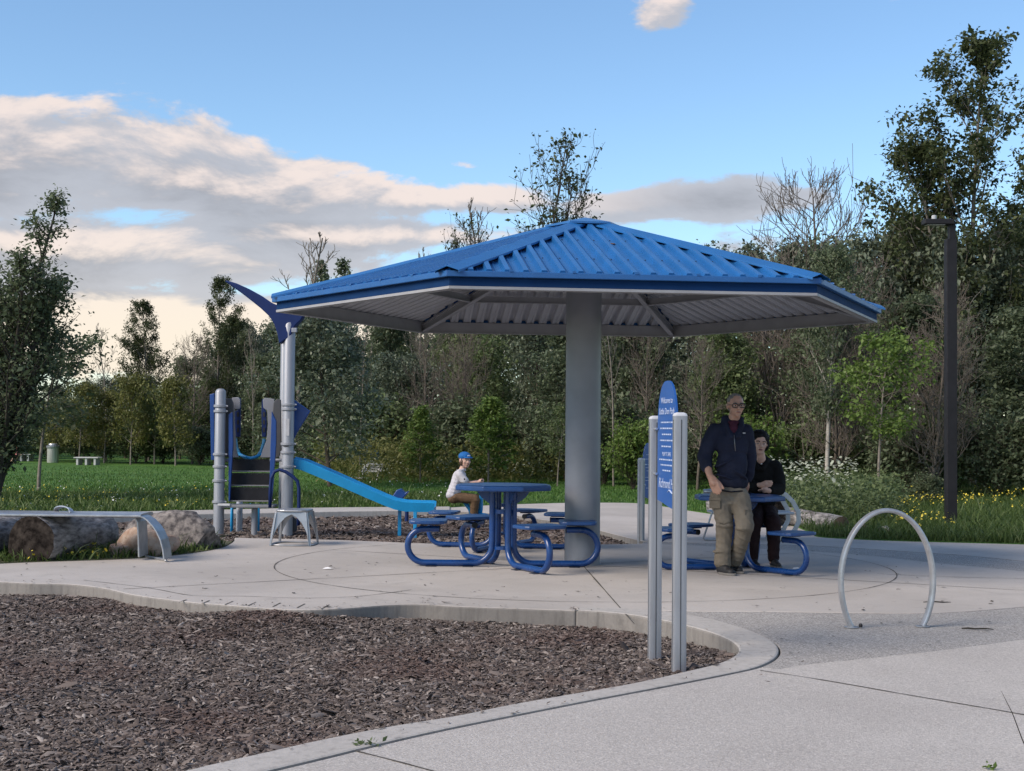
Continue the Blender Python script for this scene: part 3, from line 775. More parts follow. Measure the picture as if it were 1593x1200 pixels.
# ================================================================== LOOP BENCHES
def loop_bench(loc, rz, length, label, mirror=False, group=None, scale=1.0):
    """polished steel slab seat whose ends fold down into band legs with a ground bar"""
    b = thing('loop_bench', loc, label, 'bench', group, rz, scale)
    sgn = -1 if mirror else 1
    prof = [(x, y) for x, y in ((-.5, -.07), (.5, -.07), (.5, .07), (-.5, .07))]
    # seat slab with a soft front edge; local x = 0 is the foot of the curved end
    sp = []
    for i in range(16):
        q = 2 * math.pi * i / 16; cx, cy = math.cos(q), math.sin(q); e = (abs(cx) ** 4 + abs(cy) ** 4) ** -.25
        sp.append((.24 * cx * e + .25, .022 * cy * e + .452))
    vs = [(sgn * x, y, z) for x in (-.26, -length) for y, z in sp]
    n = len(sp)
    fs = [(i, (i + 1) % n, n + (i + 1) % n, n + i) for i in range(n)] + [tuple(range(n - 1, -1, -1)), tuple(range(n, 2 * n))]
    if mirror: fs = [tuple(reversed(f)) for f in fs]
    MB().add(vs, fs).build('seat', M_galv, b, smoothed=50)
    def band(path, name):
        w_ = .24 if name == 'front_leg' else .34; t_ = .0075 / w_
        MB().tube([(sgn * x, y + (w_ / 2 - .05 if name == 'front_leg' else -w_ / 2 + .05), z) for x, y, z in path], w_, prof=[(-.5, -t_), (.5, -t_), (.5, t_), (-.5, t_)], up=(sgn * .3, 0, 1)).build(name, M_galv, b, bevel=.004)
    band([(-.34, .06, .452), (-.27, .06, .45), (-.225, .06, .435), (-.18, .055, .405), (-.13, .05, .355), (-.09, .045, .30), (-.05, .04, .22), (-.025, .04, .13), (-.01, .04, .03)], 'front_leg')
    band([(-.42, .46, .45), (-.36, .46, .43), (-.335, .46, .38), (-.325, .46, .25), (-.315, .46, .03)], 'rear_leg')
    MB().tube([(sgn * -.005, .03, .012), (sgn * -.03, .10, .012), (sgn * -.30, .45, .012), (sgn * -.32, .47, .012)], .014, 8).build('ground_bar', M_galv, b, smoothed=True)
    band([(-length + .42, .06, .452), (-length + .34, .06, .44), (-length + .18, .055, .40), (-length + .07, .045, .28), (-length + .01, .04, .03)], 'front_leg')
    band([(-length + .36, .46, .43), (-length + .33, .46, .25), (-length + .32, .46, .03)], 'rear_leg')
    return b
g = G(258, 875)
bn = loop_bench((g.x, g.y, 0), R(0), 2.3, 'polished steel loop bench in front of the grey log and boulders')
hp = [(-1.22, .40, .47)] + [(-1.10 + .12 * math.cos(R(a)), .40 - .3 * (180 - a) / 180, .47 + .055 * math.sin(R(a))) for a in range(165, 14, -15)] + [(-.97, .10, .47)]
MB().tube(hp, .05, prof=[(-.5, -.13), (.5, -.13), (.5, .13), (-.5, .13)], up=(0, 0, 1)).build('arm_loop', M_galv, bn, bevel=.003)
# second bench behind the far table, its curved end rising as a backrest
g = G(1238, 842)
lb = thing('lounge_bench', (g.x, g.y, 0), 'curved steel band lounge bench behind the old couple', 'bench', rz=R(4))
path = [(-.25, .0, .02), (-.12, 0, .05), (-.02, 0, .16), (.035, 0, .30), (.03, 0, .46), (-.04, 0, .62), (-.13, 0, .73), (-.17, 0, .755)]
for yy, nm in ((0, 'side_band'), (.36, 'side_band')):
    MB().tube([(x - yy * .09, y + yy, z * .78) for x, y, z in path], .058, prof=[(-.5, -.12), (.5, -.12), (.5, .12), (-.5, .12)], up=(0, 1, 0)).build(nm, M_galv, lb, bevel=.004)
MB().box((-.52, .21, .34), (1.0, .46, .03)).build('seat', M_galv, lb, bevel=.01)
lp = [(-1.05, 0, .55), (-1.02, .1, .57), (-.98, .3, .57), (-.95, .42, .55)]
MB().tube([(-1.15, .0, .60), (-1.02, .0, .61), (-.93, .0, .59), (-.90, .0, .52)], .03, 8).build('arm_loop', M_galv, lb, smoothed=True)
MB().tube([(-.98, 0, .52), (-1.06, 0, .30), (-1.15, 0, .03), (-1.13, .02, .012), (-.55, .06, .012)], .012, 8).build('ground_bar', M_galv, lb, smoothed=True)

# ================================================================== STOOL
g = G(456, 850)
stool = thing('stool', (g.x - .02, g.y + .22, 0), 'stamped steel stool with pointed arch sides by the climbing steps', 'stool', rz=R(-4), scale=.87)
arch = [(.25, .02), (.235, .1), (.20, .2), (.14, .30), (.07, .375), (0, .41)]
outl = [(-.275, 0), (-.262, .15), (-.235, .32), (-.215, .44), (.215, .44), (.235, .32), (.262, .15), (.275, 0), (.26, .0)] + arch + [(-x, z) for x, z in reversed(arch[:-1])] + [(-.26, 0)]
M_stool = mat('stool_steel', (.34, .355, .38), .34, .6, var=.1)
for k in range(4):
    Mx = Matrix.Rotation(k * math.pi / 2, 4, 'Z') @ Matrix.Translation((0, -.25, 0)) @ Matrix.Rotation(R(-7), 4, 'X')
    MB().plate(outl, .01, Mx).build('side_panel', M_stool, stool, bevel=.003)
out = []
for i in range(32):
    q = 2 * math.pi * i / 32; cx, cy = math.cos(q), math.sin(q); e = (abs(cx) ** 4 + abs(cy) ** 4) ** -.25
    out.append((.225 * cx * e, .225 * cy * e))
MB().prism(out, .438, .468).build('seat', M_stool, stool, bevel=.012)
MB().tube([(x * 1.24, y * 1.24, .012) for x, y in out], .012, 8, closed=True).build('base_rod', M_stool, stool, smoothed=True)

# ================================================================== PLAY STRUCTURE
Y0 = G(390, 826).y
org = G(390, 826)
ps = thing('play_structure', (org.x, org.y, 0), 'playground climber with grey posts, dark steps, cyan slide and blue whale tail top', 'climber')
def S(px, py, dy=0.0): return AT(px, py, Y0 + dy) - Vector((org.x, org.y, 0))
M_post = mat('play_post_grey', (.29, .305, .34), .42, .25, var=.06, vscale=(6, 6, .5))
M_step = mat('step_charcoal', (.022, .023, .027), .8, spec=.12, var=.2, bump=.2, bscale=40)
M_panel = mat('panel_grey', (.19, .20, .23), .55, var=.06)
M_panel2 = mat('panel_charcoal', (.055, .058, .066), .6, var=.1)
M_pblue = mat('play_blue', (.008, .05, .22), .38, var=.08)
M_navy = mat('play_navy', (.007, .022, .10), .6, var=.1, spec=.25)
M_cyan = mat('slide_cyan', (.012, .26, .56), .36, var=.08)
def post(px, ytop, ybot, w, dy=0.0):
    b = S(px, ybot, dy); t = S(px, ytop, dy); r = w / 2 / pxm(Y0 + dy)
    o = MB().lathe([(r, -.15), (r, t.z - r * .6), (r * .85, t.z - r * .25), (r * .5, t.z)], 20, (b.x, b.y, 0)).build('post', M_post, ps, smoothed=35)
    return o, Vector((b.x, b.y, 0)), r
p1, c1, r1 = post(340, 605, 824, 16.5)
p2, c2, r2 = post(446, 500, 828, 18.5, -.05)
p3, c3, r3 = post(440, 516, 822, 14.5, .30)
p4, c4, r4 = post(372, 770, 822, 10, .9)
for o, c, r, zs in ((p1, c1, r1, (632, 640, 707, 726, 748, 781)), (p2, c2, r2, (629, 636, 690, 703, 725))):
    for py in zs:
        z = S(340, py).z
        MB().lathe([(r + .012, -.018), (r + .018, -.012), (r + .018, .012), (r + .012, .018)], 20, (c.x, c.y, z)).build('clamp', M_post, o, smoothed=35)
        MB().cyl((c.x + r + .005, c.y - .03, z), (c.x + r + .035, c.y - .03, z), .011, n=8).build('clamp_bolt', M_post, o, smoothed=40)
mat('label_white', (.42, .43, .46), .6)
MB().box((c2.x + .005, c2.y - r2 - .001, S(446, 665).z), (.045, .004, .22)).build('sticker', MATS['label_white'], p2)
MB().box((c2.x - .01, c2.y - r2 - .001, S(446, 692).z), (.07, .004, .055)).build('sticker', M_panel2, p2)
# steps
for i, (ya, yb) in enumerate(((714, 735), (735.5, 757), (757.5, 781))):
    a = S(358, ya, .25 - .07 * i); b_ = S(424, yb, .25 - .07 * i)
    st = MB().box(((a.x + b_.x) / 2, a.y, (a.z + b_.z) / 2), (b_.x - a.x, .03, a.z - b_.z - .006)).build('riser', M_step, ps, bevel=.006)
    MB().box(((a.x + b_.x) / 2, a.y - .03, b_.z + .012), (b_.x - a.x + .01, .12, .016)).build('tread', mat('tread_edge', (.16, .165, .175), .5), st, bevel=.004)
    for k in range(7):
        x = a.x + (b_.x - a.x) * (k + .5) / 7
        MB().box((x, a.y - .018, a.z - .02), (.016, .006, .012)).build('tread_slot', M_black, st)
a = S(350, 787); b_ = S(428, 787)
MB().box(((a.x + b_.x) / 2, a.y + .02, a.z), (b_.x - a.x, .36, .035)).build('platform', mat('deck_grey', (.19, .20, .215), .5), ps, bevel=.008)
MB().box((a.x + .02, a.y - .15, a.z + .02), (.16, .05, .03)).build('platform_lip', mat('deck_lip', (.55, .56, .58), .4), ps, bevel=.006)
c = S(395, 800); MB().cyl((c.x, c.y + .05, -.1), (c.x, c.y + .05, c.z + .09), .042, n=14).build('support', M_post, ps, smoothed=40)
for px in (361, 402):
    a = S(px, 788, .8); MB().tube([(a.x, a.y, -.1), (a.x, a.y, a.z - .02), (a.x + (.12 if px < 380 else -.12), a.y, a.z + .02)], .022, 10).build('rear_leg', M_cyan, ps, smoothed=True)
a, b_ = S(361, 789, .8), S(402, 789, .8); MB().cyl((a.x + .1, a.y, a.z + .02), (b_.x - .1, b_.y, b_.z + .02), .022, n=10).build('rear_rail', M_cyan, ps, smoothed=40)
# side panels (charcoal behind, grey cut-outs in front, blue grab plates)
def panel(pix, dy, t, m, name, yaw=0.0, bevel=.006):
    q = [S(x, y, dy) for x, y in pix]; cx = sum(p.x for p in q) / len(q)
    M = Matrix.Translation((cx, q[0].y, 0)) @ Matrix.Rotation(yaw, 4, 'Z')
    return MB().plate([(p.x - cx, p.z) for p in q], t, M).build(name, m, ps, bevel=bevel)
panel([(347, 620), (360, 620), (363, 627), (363, 702), (357, 711), (347, 711)], .12, .04, M_panel2, 'side_panel')
panel([(361, 619), (371, 618), (374, 622), (374, 634), (372, 637), (365, 637), (365, 652), (367, 680), (368, 700), (372, 712), (361, 712)], .22, .03, M_panel, 'side_panel')
panel([(371, 620), (375, 620), (374, 680), (366, 680), (366, 640), (370, 638)], .30, .05, M_navy, 'grab_plate')
panel([(327, 614), (334, 612), (334, 716), (329, 716)], .16, .06, M_pblue, 'blue_side_panel')
panel([(437, 622), (431, 621), (426, 626), (425, 640), (426, 712), (434, 712), (438, 700)], .12, .04, M_panel2, 'side_panel')
panel([(427, 621), (412, 619), (409, 623), (410, 635), (416, 639), (417, 660), (415, 685), (409, 700), (405, 712), (425, 712)], .22, .03, M_panel, 'side_panel')
panel([(412, 620), (408, 622), (407, 640), (408, 680), (414, 680), (415, 660), (414, 640), (411, 636)], .30, .05, M_navy, 'grab_plate')
panel([(356, 645), (362, 641), (363, 690), (358, 780), (356, 780)], .02, .05, M_pblue, 'handrail_plate')
panel([(423, 640), (430, 655), (430, 690), (425, 760), (422, 785), (419, 785), (421, 700)], -.02, .05, M_pblue, 'handrail_plate')
for k in range(3):
    for px in (370.3, 410.6):
        a = S(px, 645 + 12 * k, .27); MB().box(a, (.03, .004, .06)).build('cut_out', M_black, ps, bevel=.003)
# cyan U rail between the panels
U = [(366, 682), (368, 696), (372, 706), (381, 712), (391, 713), (400, 711), (406, 703), (410, 690), (411, 683)]
MB().tube([S(x, y, .35) for x, y in U], .022, 10).build('loop_rail', mat('loop_cyan', (.05, .24, .42), .4), ps, smoothed=True)
MB().tube([S(369, 706, .33), S(390, 714, .33), S(409, 706, .33)], .018, 8).build('loop_rail', M_cyan, ps, smoothed=True)
# curved grab rail on the right
gr = [(420, 790), (420.5, 760), (422, 744), (427, 734), (435, 731), (444, 734), (456, 742), (463, 749), (465, 760), (465, 795), (464, 818)]
MB().tube([S(x, y, -.22) for x, y in gr], .022, 10).build('grab_rail', M_navy, ps, smoothed=True)
# tilted blue kite panel
panel([(453, 622), (456, 621), (483, 640), (462, 674), (456, 687), (452, 684)], .1, .05, M_pblue, 'kite_panel', bevel=.01)
# curved charcoal foot plate near the stool
panel([(440, 812), (452, 800), (463, 810), (462, 826), (452, 829), (447, 820)], .02, .04, M_panel2, 'foot_plate')
# bridge rail from the left post to the panels
a, b_ = S(346, 716, .1), S(360, 716, .1); MB().cyl(a, b_, .02, n=8).build('rail', M_post, ps, smoothed=40)
a, b_ = S(420, 716, .1), S(440, 716, .1); MB().cyl(a, b_, .02, n=8).build('rail', M_post, ps, smoothed=40)
# slide: a U-shaped trough
rim = [(451.5, 713.5), (472, 717), (520, 737.5), (570, 760), (598, 772), (614.5, 778.6), (630, 781.5), (650, 782.3), (672, 782.8), (676, 784)]
flo = [(451.5, 727), (470, 732), (518, 752), (568, 774), (596, 786), (614, 793), (630, 796), (650, 796.8), (672, 797), (675.5, 796)]
mb = MB(); N = len(rim); sw = .44
vs = []
for (rx, ry), (fx, fy) in zip(rim, flo):
    a, b_ = S(rx, ry, .0), S(fx, fy, .0)
    y0 = a.y
    vs += [(a.x, y0 - .03, a.z), (a.x, y0, a.z + .012), (a.x, y0 + .03, a.z), (b_.x, y0 + .045, b_.z + .05), (b_.x, y0 + sw - .045, b_.z + .05),
           (a.x, y0 + sw - .03, a.z), (a.x, y0 + sw, a.z + .012), (a.x, y0 + sw + .03, a.z), (b_.x, y0 + sw + .01, b_.z), (b_.x, y0 - .01, b_.z)]
k = 10
fs = [(i * k + j, i * k + (j + 1) % k, (i + 1) * k + (j + 1) % k, (i + 1) * k + j) for i in range(N - 1) for j in range(k)]
fs += [tuple(range(k - 1, -1, -1)), tuple((N - 1) * k + j for j in range(k))]
sl_o = mb.add(vs, fs).build('slide', M_cyan, ps, smoothed=40)
for px, py0 in ((622, 794), (646, 796)):
    for dy in ((.02,) if px == 646 else (.36,)):
        a = S(px, py0, dy); MB().box((a.x, a.y, (a.z - .1) / 2), (.045, .06, a.z + .1)).build('slide_leg', M_cyan, sl_o, bevel=.005)
# whale-tail top: two swept flukes on a stem, thickened in the middle
def fluke(px_pts, dy, t):
    return [S(x, y, dy) for x, y in px_pts]
tail_up = [(352, 438), (366, 441), (384, 448), (402, 459), (420, 471), (434, 482), (446, 488), (458, 487), (469, 492), (500, 480), (520, 465)]
tail_dn = [(352, 440), (362, 446), (378, 458), (394, 471), (408, 482), (420, 492), (429, 505), (433, 520), (436, 536), (456, 522), (470, 500)]
prof = [(351, 438.5), (354, 437), (370, 442), (390, 451), (408, 461), (424, 472), (438, 478), (452, 478), (466, 474), (484, 464), (500, 454), (516, 446), (519, 448), (508, 459), (494, 474), (478, 488),
        (470, 500), (462, 508), (457, 520), (453, 526), (437, 536), (434, 520), (429, 505), (421, 493), (408, 481), (393, 469), (376, 456), (360, 445)]
q = [S(x, y, .02) for x, y in prof]
cx0 = S(447, 490).x
vs = []; fs = []; n = len(q)
for sgn in (-1, 1):
    for p in q:
        f = max(.18, 1 - abs(p.x - cx0) / .9); vs.append((p.x, p.y - .05 + sgn * .105 * f, p.z))
ctr = [(p.x * .9 + cx0 * .1, p.y, p.z) for p in q]
fs = [tuple(range(n)), tuple(range(2 * n - 1, n - 1, -1))] + [(i, n + i, n + (i + 1) % n, (i + 1) % n) for i in range(n)]
MB().add(vs, fs).build('whale_tail', M_navy, ps, smoothed=45, bevel=.035)
a = S(458, 514, -.12); MB().box(a, (.07, .05, .06)).build('tail_bracket', M_post, ps, bevel=.008)

# ================================================================== SPRING RIDERS
def rider(px, py, dy, label, seatcol, handle=True):
    g = G(px, py); t = thing('spring_rider', (g.x, g.y, 0), label, 'spring rider')
    return t
g = G(728, 813)
rd = thing('spring_rider', (g.x, g.y, 0), 'light blue rider with black saddle that the boy in the cap sits on', 'spring rider')
RY = g.y; RO = Vector((g.x, g.y, 0))
def Q(px, py, dy=0.0): return AT(px, py, RY + dy) - RO
a = Q(716, 776)
sm_ = MB().lathe([(.02, -.03), (.10, -.025), (.135, 0), (.14, .02), (.12, .035), (.02, .04)], 20, (a.x, a.y, a.z)); sm_.build('saddle', mat('saddle_black', (.02, .021, .024), .45), rd, smoothed=True)
MB().tube([Q(722, 780), Q(731, 792), Q(735, 805)], .032, 10).build('seat_arm', M_cyan, rd, smoothed=True)
MB().tube([Q(750, 746), Q(749, 762), Q(748, 790), Q(746, 802)], [.026, .028, .032, .036], 10).build('handle_post', M_cyan, rd, smoothed=True)
h = Q(750, 747); MB().cyl(h + Vector((0, -.13, .0)), h + Vector((0, .13, 0)), .014, n=10).build('handle', M_black, rd, smoothed=40)
a = Q(748, 802); MB().ell(a, (.13, .16, .035)).build('foot_rest', M_cyan, rd, smoothed=True)
a = Q(740, 806); coil = [(a.x + .07 * math.cos(i * .6), a.y + .07 * math.sin(i * .6), .0 + (a.z - .02 + .1) * i / 36 - .1) for i in range(37)]
MB().tube(coil, .014, 6).build('spring', M_navy, rd, smoothed=True)
g2 = G(632, 812)
r2_ = thing('spring_rider', (g2.x, g2.y + 1.0, 0), 'dark blue scoop seat rider showing above the foot of the slide', 'spring rider')
RY2 = g2.y + 1.0; RO2 = Vector((g2.x, RY2, 0))
def Q2(px, py, dy=0.0): return AT(px, py, RY2 + dy) - RO2
nose = [(603, 775), (612, 771), (618, 762), (624, 760.5), (629, 765), (631, 767), (635, 764), (636, 766), (628, 775), (620, 778), (610, 778)]
q = [Q2(x, y) for x, y in nose]; cxm = sum(p.x for p in q) / len(q)
MB().plate([(p.x - cxm, p.z) for p in q], .26, Matrix.Translation((cxm, q[0].y, 0))).build('scoop_seat', M_pblue, r2_, bevel=.03)
MB().cyl((Q2(633, 780).x, 0, -.1), (Q2(633, 780).x, 0, Q2(633, 776).z), .03, n=10).build('stem', M_navy, r2_, smoothed=40)

# ================================================================== LAMPS
M_lamp = mat('lamp_bronze', (.012, .012, .015), .6, var=.2, scale=8, spec=.3)
def street_lamp(loc, h, w, label, dirx=-1, armlen=.42):
    t = thing('street_lamp', loc, label, 'lamp')
    MB().box((0, 0, (h - .30) / 2), (w, w, h - .30)).build('pole', M_lamp, t, bevel=.008)
    MB().box((w * .12 * -dirx, 0, h - .17), (w * .62, w * .7, .26)).build('neck', M_lamp, t, bevel=.006)
    a = MB().box((dirx * armlen * .42, 0, h - .06), (armlen, w * 1.3, .075)).build('lamp_head', M_lamp, t, bevel=.012)
    MB().box((dirx * armlen * .52, 0, h - .1), (armlen * .6, w * .95, .012)).build('lens', mat('lamp_lens', (.35, .34, .31), .4), a)
    MB().lathe([(.035, 0), (.035, .05), (.028, .06)], 12, (dirx * armlen * .55, 0, h - .022)).build('photocell', mat('photocell_grey', (.4, .42, .45), .5), a)
    MB().box((0, 0, .01), (w * 1.7, w * 1.7, .02)).build('base_plate', M_lamp, t)
    return t
g = G(1479, 822, .01); street_lamp((g.x, g.y, .01), 4.37, .145, 'tall square dark lamp post standing in the flowering verge by the hoop rack')
p = AT(1031, 528, 40); street_lamp((p.x, 40, .01), p.z + .03 - .01, .145, 'dark lamp post rising behind the blue welcome sign, far across the lawn', dirx=1, armlen=.6)

# ================================================================== THINGS ON THE FAR LAWN
g = G(82, 720.5)
lb_ = thing('litter_bin', (g.x, g.y, .01), 'round ribbed steel litter bin on the lawn between two white tables', 'bin')
MB().lathe([(.19, 0), (.20, .02), (.20, .50), (.205, .52)], 24).build('body', mat('bin_steel', (.5, .5, .5), .35, .4, var=.3, scale=4, vscale=(9, 9, .4)), lb_, smoothed=35)
MB().lathe([(.225, .52), (.235, .54), (.235, .60), (.21, .61)], 24).build('rim', mat('bin_rim', (.33, .35, .4), .35, .6), lb_, smoothed=35)
MB().lathe([(.12, .61), (.125, .635), (.16, .645), (.15, .675), (.05, .685)], 24).build('lid', mat('bin_lid', (.6, .62, .64), .35, .5), lb_, smoothed=35)
M_wt = mat('white_timber', (.46, .46, .45), .6, var=.1)
def lawn_table(px, py, w, label, cat='table'):
    g = G(px, py); t = thing('lawn_table', (g.x, g.y, .01), label, cat)
    for k in range(3): MB().box((0, (k - 1) * .2, .25), (w, .17, .035)).build('board', M_wt, t, bevel=.005)
    for x in (-.36, 0, .36):
        MB().box((x * w, 0, .115), (.07, .5, .23)).build('leg', M_wt, t, bevel=.005)
    return t
lawn_table(137, 724, .82, 'low white table alone on the lawn to the side of the steel bin')
lawn_table(36, 718, .72, 'low white table next to the person in pink')
g = G(577, 748)
wb = thing('white_bench', (g.x, g.y, .01), 'small white slatted seat with splayed legs in front of the yellow shrubs', 'seat', rz=R(-12))
for k in range(4): MB().box((0, .02 + .085 * k, .23 + .055 * k), (.52, .075, .025), Matrix.Rotation(R(30), 3, 'X')).build('slat', M_wt, wb, bevel=.004)
for s_ in (-.2, .2):
    MB().tube([(s_, -.16, 0), (s_, .12, .36)], .022, 6).build('leg', M_wt, wb); MB().tube([(s_, .34, 0), (s_, .12, .36)], .022, 6).build('leg', M_wt, wb)
MB().box((-.6, -.1, .06), (.9, .18, .03)).build('low_board', M_wt, wb)
# ================================================================== VEGETATION
L_dark = leaf_mat('leaf_dark', (.044, .065, .036), (.165, .205, .112))
L_mid = leaf_mat('leaf_mid', (.049, .078, .031), (.172, .222, .090))
L_grey = leaf_mat('leaf_grey', (.052, .074, .048), (.200, .235, .160), .25, .45)
L_bright = leaf_mat('leaf_bright', (.062, .110, .020), (.165, .245, .056))
L_yellow = leaf_mat('leaf_yellow', (.075, .088, .022), (.215, .215, .065))
L_pop = leaf_mat('leaf_poplar', (.030, .046, .018), (.110, .132, .055))
B_brown = mat('bark_brown', (.085, .066, .05), .9, var=.3, scale=8, bump=.5, bscale=30)
B_grey = mat('bark_grey', (.17, .15, .13), .9, var=.3, scale=8, bump=.5, bscale=30)
B_dead = mat('dead_wood', (.125, .105, .088), .9, var=.3, scale=6)
B_dark = mat('bark_dark', (.045, .038, .032), .9, var=.3, scale=8)
B_birch = mat('bark_birch', (.30, .28, .25), .8, col2=(.42, .40, .37), scale=5, vscale=(1, 1, 5), bump=.3)

def polytubes(lines, nside=5):
    """numpy tubes for many branch polylines [(pts, radii)]"""
    Vs, Fs, o = [], [], 0
    for pts, rad in lines:
        P = np.asarray(pts, float); r = np.asarray(rad, float); N = len(P)
        T = np.gradient(P, axis=0); T /= np.linalg.norm(T, axis=1, keepdims=True) + 1e-9
        ref = np.array([0, 0, 1.0]) if abs(T[0, 2]) < .8 else np.array([1.0, 0, 0])
        A = np.cross(T, ref); A /= np.linalg.norm(A, axis=1, keepdims=True) + 1e-9
        Bv = np.cross(T, A)
        ns = nside if r.max() > .03 else 3
        q = np.arange(ns) * 2 * np.pi / ns
        V = P[:, None] + (A[:, None] * np.cos(q)[None, :, None] + Bv[:, None] * np.sin(q)[None, :, None]) * r[:, None, None]
        Vs.append(V.reshape(-1, 3))
        i = np.arange(N - 1)[:, None] * ns; k = np.arange(ns)[None]
        F = np.stack([i + k, i + (k + 1) % ns, i + ns + (k + 1) % ns, i + ns + k], -1).reshape(-1, 4) + o
        Fs.append(F); o += N * ns
    return np.concatenate(Vs), np.concatenate(Fs)

def leaves(rng, cen, n, sig, size, droop=.3, elong=.55):
    """n folded leaves scattered round the given twig points"""
    k = rng.integers(0, len(cen), n); c = cen[k] + rng.normal(0, sig, (n, 3)) * np.array([1, 1, .8])
    yaw = rng.uniform(0, 2 * np.pi, n); pit = rng.normal(-droop, .55, n)
    d = np.stack([np.cos(yaw) * np.cos(pit), np.sin(yaw) * np.cos(pit), np.sin(pit)], -1)
    up = rng.normal(0, .55, (n, 3)) + np.array([0, 0, 1.0])
    s = np.cross(d, up); s /= np.linalg.norm(s, axis=1, keepdims=True) + 1e-9; u = np.cross(s, d)
    L = size * rng.lognormal(0, .28, n); Wd = L * elong * rng.uniform(.8, 1.2, n)
    D = d * L[:, None]; S = s * Wd[:, None] / 2; f = u * (Wd * rng.uniform(-.05, .30, n))[:, None]
    V = np.stack([c, c + D * .45 + S + f, c + D, c + D * .45 - S + f], 1).reshape(-1, 3)
    F = (np.array([(0, 1, 2), (0, 2, 3)])[None] + (np.arange(n) * 4)[:, None, None]).reshape(-1, 3)
    clump = rng.random(len(cen))
    t = np.clip(.45 * rng.random(n) + .40 * clump[k] + .15 * rng.random(n), 0, 1)
    return V, F, np.repeat(t, 4)

def wander(rng, p, d, L, n, bend, lift):
    pts = [np.array(p, float)]; d = np.array(d, float)
    for i in range(n):
        d = d + rng.normal(0, bend, 3) + np.array([0, 0, lift]); d /= np.linalg.norm(d)
        pts.append(pts[-1] + d * L / n)
    return np.array(pts), d

def skeleton(rng, h, r, trunk_r, prof, t0=.15, nb=22, up=35, sub=4, lift=.12, levels=2, leaders=1, bend=.10, lean=.03, twig=.004):
    """trunk(s), limbs and twigs; returns branch lines and twig points for the leaves"""
    lines, tw = [], []
    trunks = []
    for j in range(leaders):
        hh = h * (1 if j == 0 else rng.uniform(.68, .95)); a = rng.uniform(0, 6.28)
        d = np.array([0, 0, 1.0]) + (0 if j == 0 else .22) * np.array([math.cos(a), math.sin(a), 0])
        p, _ = wander(rng, (0, 0, -.1), d, hh, 9, lean, .06 if j else 0)
        lines.append((p, np.linspace(trunk_r * (1 if j == 0 else .7), .012, len(p)))); trunks.append((p, hh))
        tw.append(p[-1]); tw.append(p[-1] * .6 + p[-2] * .4); tw.append(p[-2])
    ga = rng.uniform(0, 6.28)
    for p, hh in trunks:
        for i in range(nb):
            t = t0 + (1 - t0) * (i + rng.uniform(0, .9)) / nb; t = min(t, .985)
            x = t * (len(p) - 1); k = int(x); b = p[k] + (p[min(k + 1, len(p) - 1)] - p[k]) * (x - k)
            ga += 2.4 + rng.normal(0, .35); u = R(up + rng.normal(0, 9))
            L = r * prof((t - t0) / (1 - t0)) * rng.uniform(.72, 1.15) + .08
            d = (math.cos(ga) * math.cos(u), math.sin(ga) * math.cos(u), math.sin(u))
            q, dd = wander(rng, b, d, L, 5, bend, lift * .3)
            rad = max(trunk_r * .42 * (1 - t * .75), .012)
            lines.append((q, np.linspace(rad, .006, len(q)))); tw += [q[-1], q[-2], q[-3] if L > .9 else q[-1]]
            for s in range(sub):
                x2 = rng.uniform(.25, .98) * 5; k2 = min(int(x2), 4); b2 = q[k2] + (q[k2 + 1] - q[k2]) * (x2 - k2)
                a2 = ga + rng.choice([-1, 1]) * rng.uniform(.4, 1.2); u2 = u + rng.normal(.1, .4)
                q2, _ = wander(rng, b2, (math.cos(a2) * math.cos(u2), math.sin(a2) * math.cos(u2), math.sin(u2)), L * rng.uniform(.28, .55), 3, bend * 1.3, lift * .5)
                lines.append((q2, np.linspace(max(rad * .42, .008), twig, len(q2)))); tw += [q2[-1], q2[-2]]
                if levels > 2:
                    for _ in range(3):
                        k3 = rng.integers(1, 4); a3 = a2 + rng.normal(0, .8); u3 = u2 + rng.normal(.2, .45)
                        q3, _ = wander(rng, q2[k3], (math.cos(a3) * math.cos(u3), math.sin(a3) * math.cos(u3), math.sin(u3)), L * rng.uniform(.14, .32), 3, bend * 1.4, lift * .6)
                        lines.append((q3, np.linspace(max(rad * .22, .006), twig * .8, len(q3)))); tw.append(q3[-1])
    return lines, np.array(tw)
oval = lambda t: math.sin(math.pi * min(1, .16 + .80 * t)) ** .7
cone = lambda t: (1 - t) ** .85 * (.55 + .45 * min(1, t * 5))
column = lambda t: (.55 + .45 * math.sin(math.pi * t)) * (1 - t ** 5 * .75)
dome = lambda t: math.sqrt(max(0, 1 - t * t * .92))
TREES = {}
def make_tree(key, seed, bark, leafm, n, sig, size, **kw):
    """mesh pair (wood, leaves) of a tree kind, shared by its copies"""
    rng = np.random.default_rng(seed)
    lines, tw = skeleton(rng, **kw)
    V, F = polytubes(lines)
    wm_top = V[:, 2].max() if not n else np.percentile(V[:, 2], 99.5)
    wm = fast_mesh(key + '_wood', V, F); wm.materials.append(bark); wm.shade_smooth()
    lm = None
    if n:
        V, F, t = leaves(rng, tw, n, sig, size); lm = fast_mesh(key + '_leaves', V, F, t); lm.materials.append(leafm)
    zt = max(np.percentile(V[:, 2], 99.7) if n else 0, wm_top)
    TREES[key] = (wm, lm, zt)
def plant_tree(key, name, x, y, h, label, group=None, rz=None, sx=1.0, z=.0, cat='tree', leafm=None):
    wm, lm, h0 = TREES[key]; s = h / h0
    t = thing(name, (x, y, z), label, cat, group, random.uniform(0, 6.28) if rz is None else rz)
    t.scale = (s * sx, s * sx, s)
    o = bpy.data.objects.new('trunk', wm); C.objects.link(o); o.parent = t
    if lm:
        c = bpy.data.objects.new('crown', lm); C.objects.link(c); c.parent = t
        if leafm:
            c.material_slots[0].link = 'OBJECT'; c.material_slots[0].material = leafm
    return t
random.seed(21)
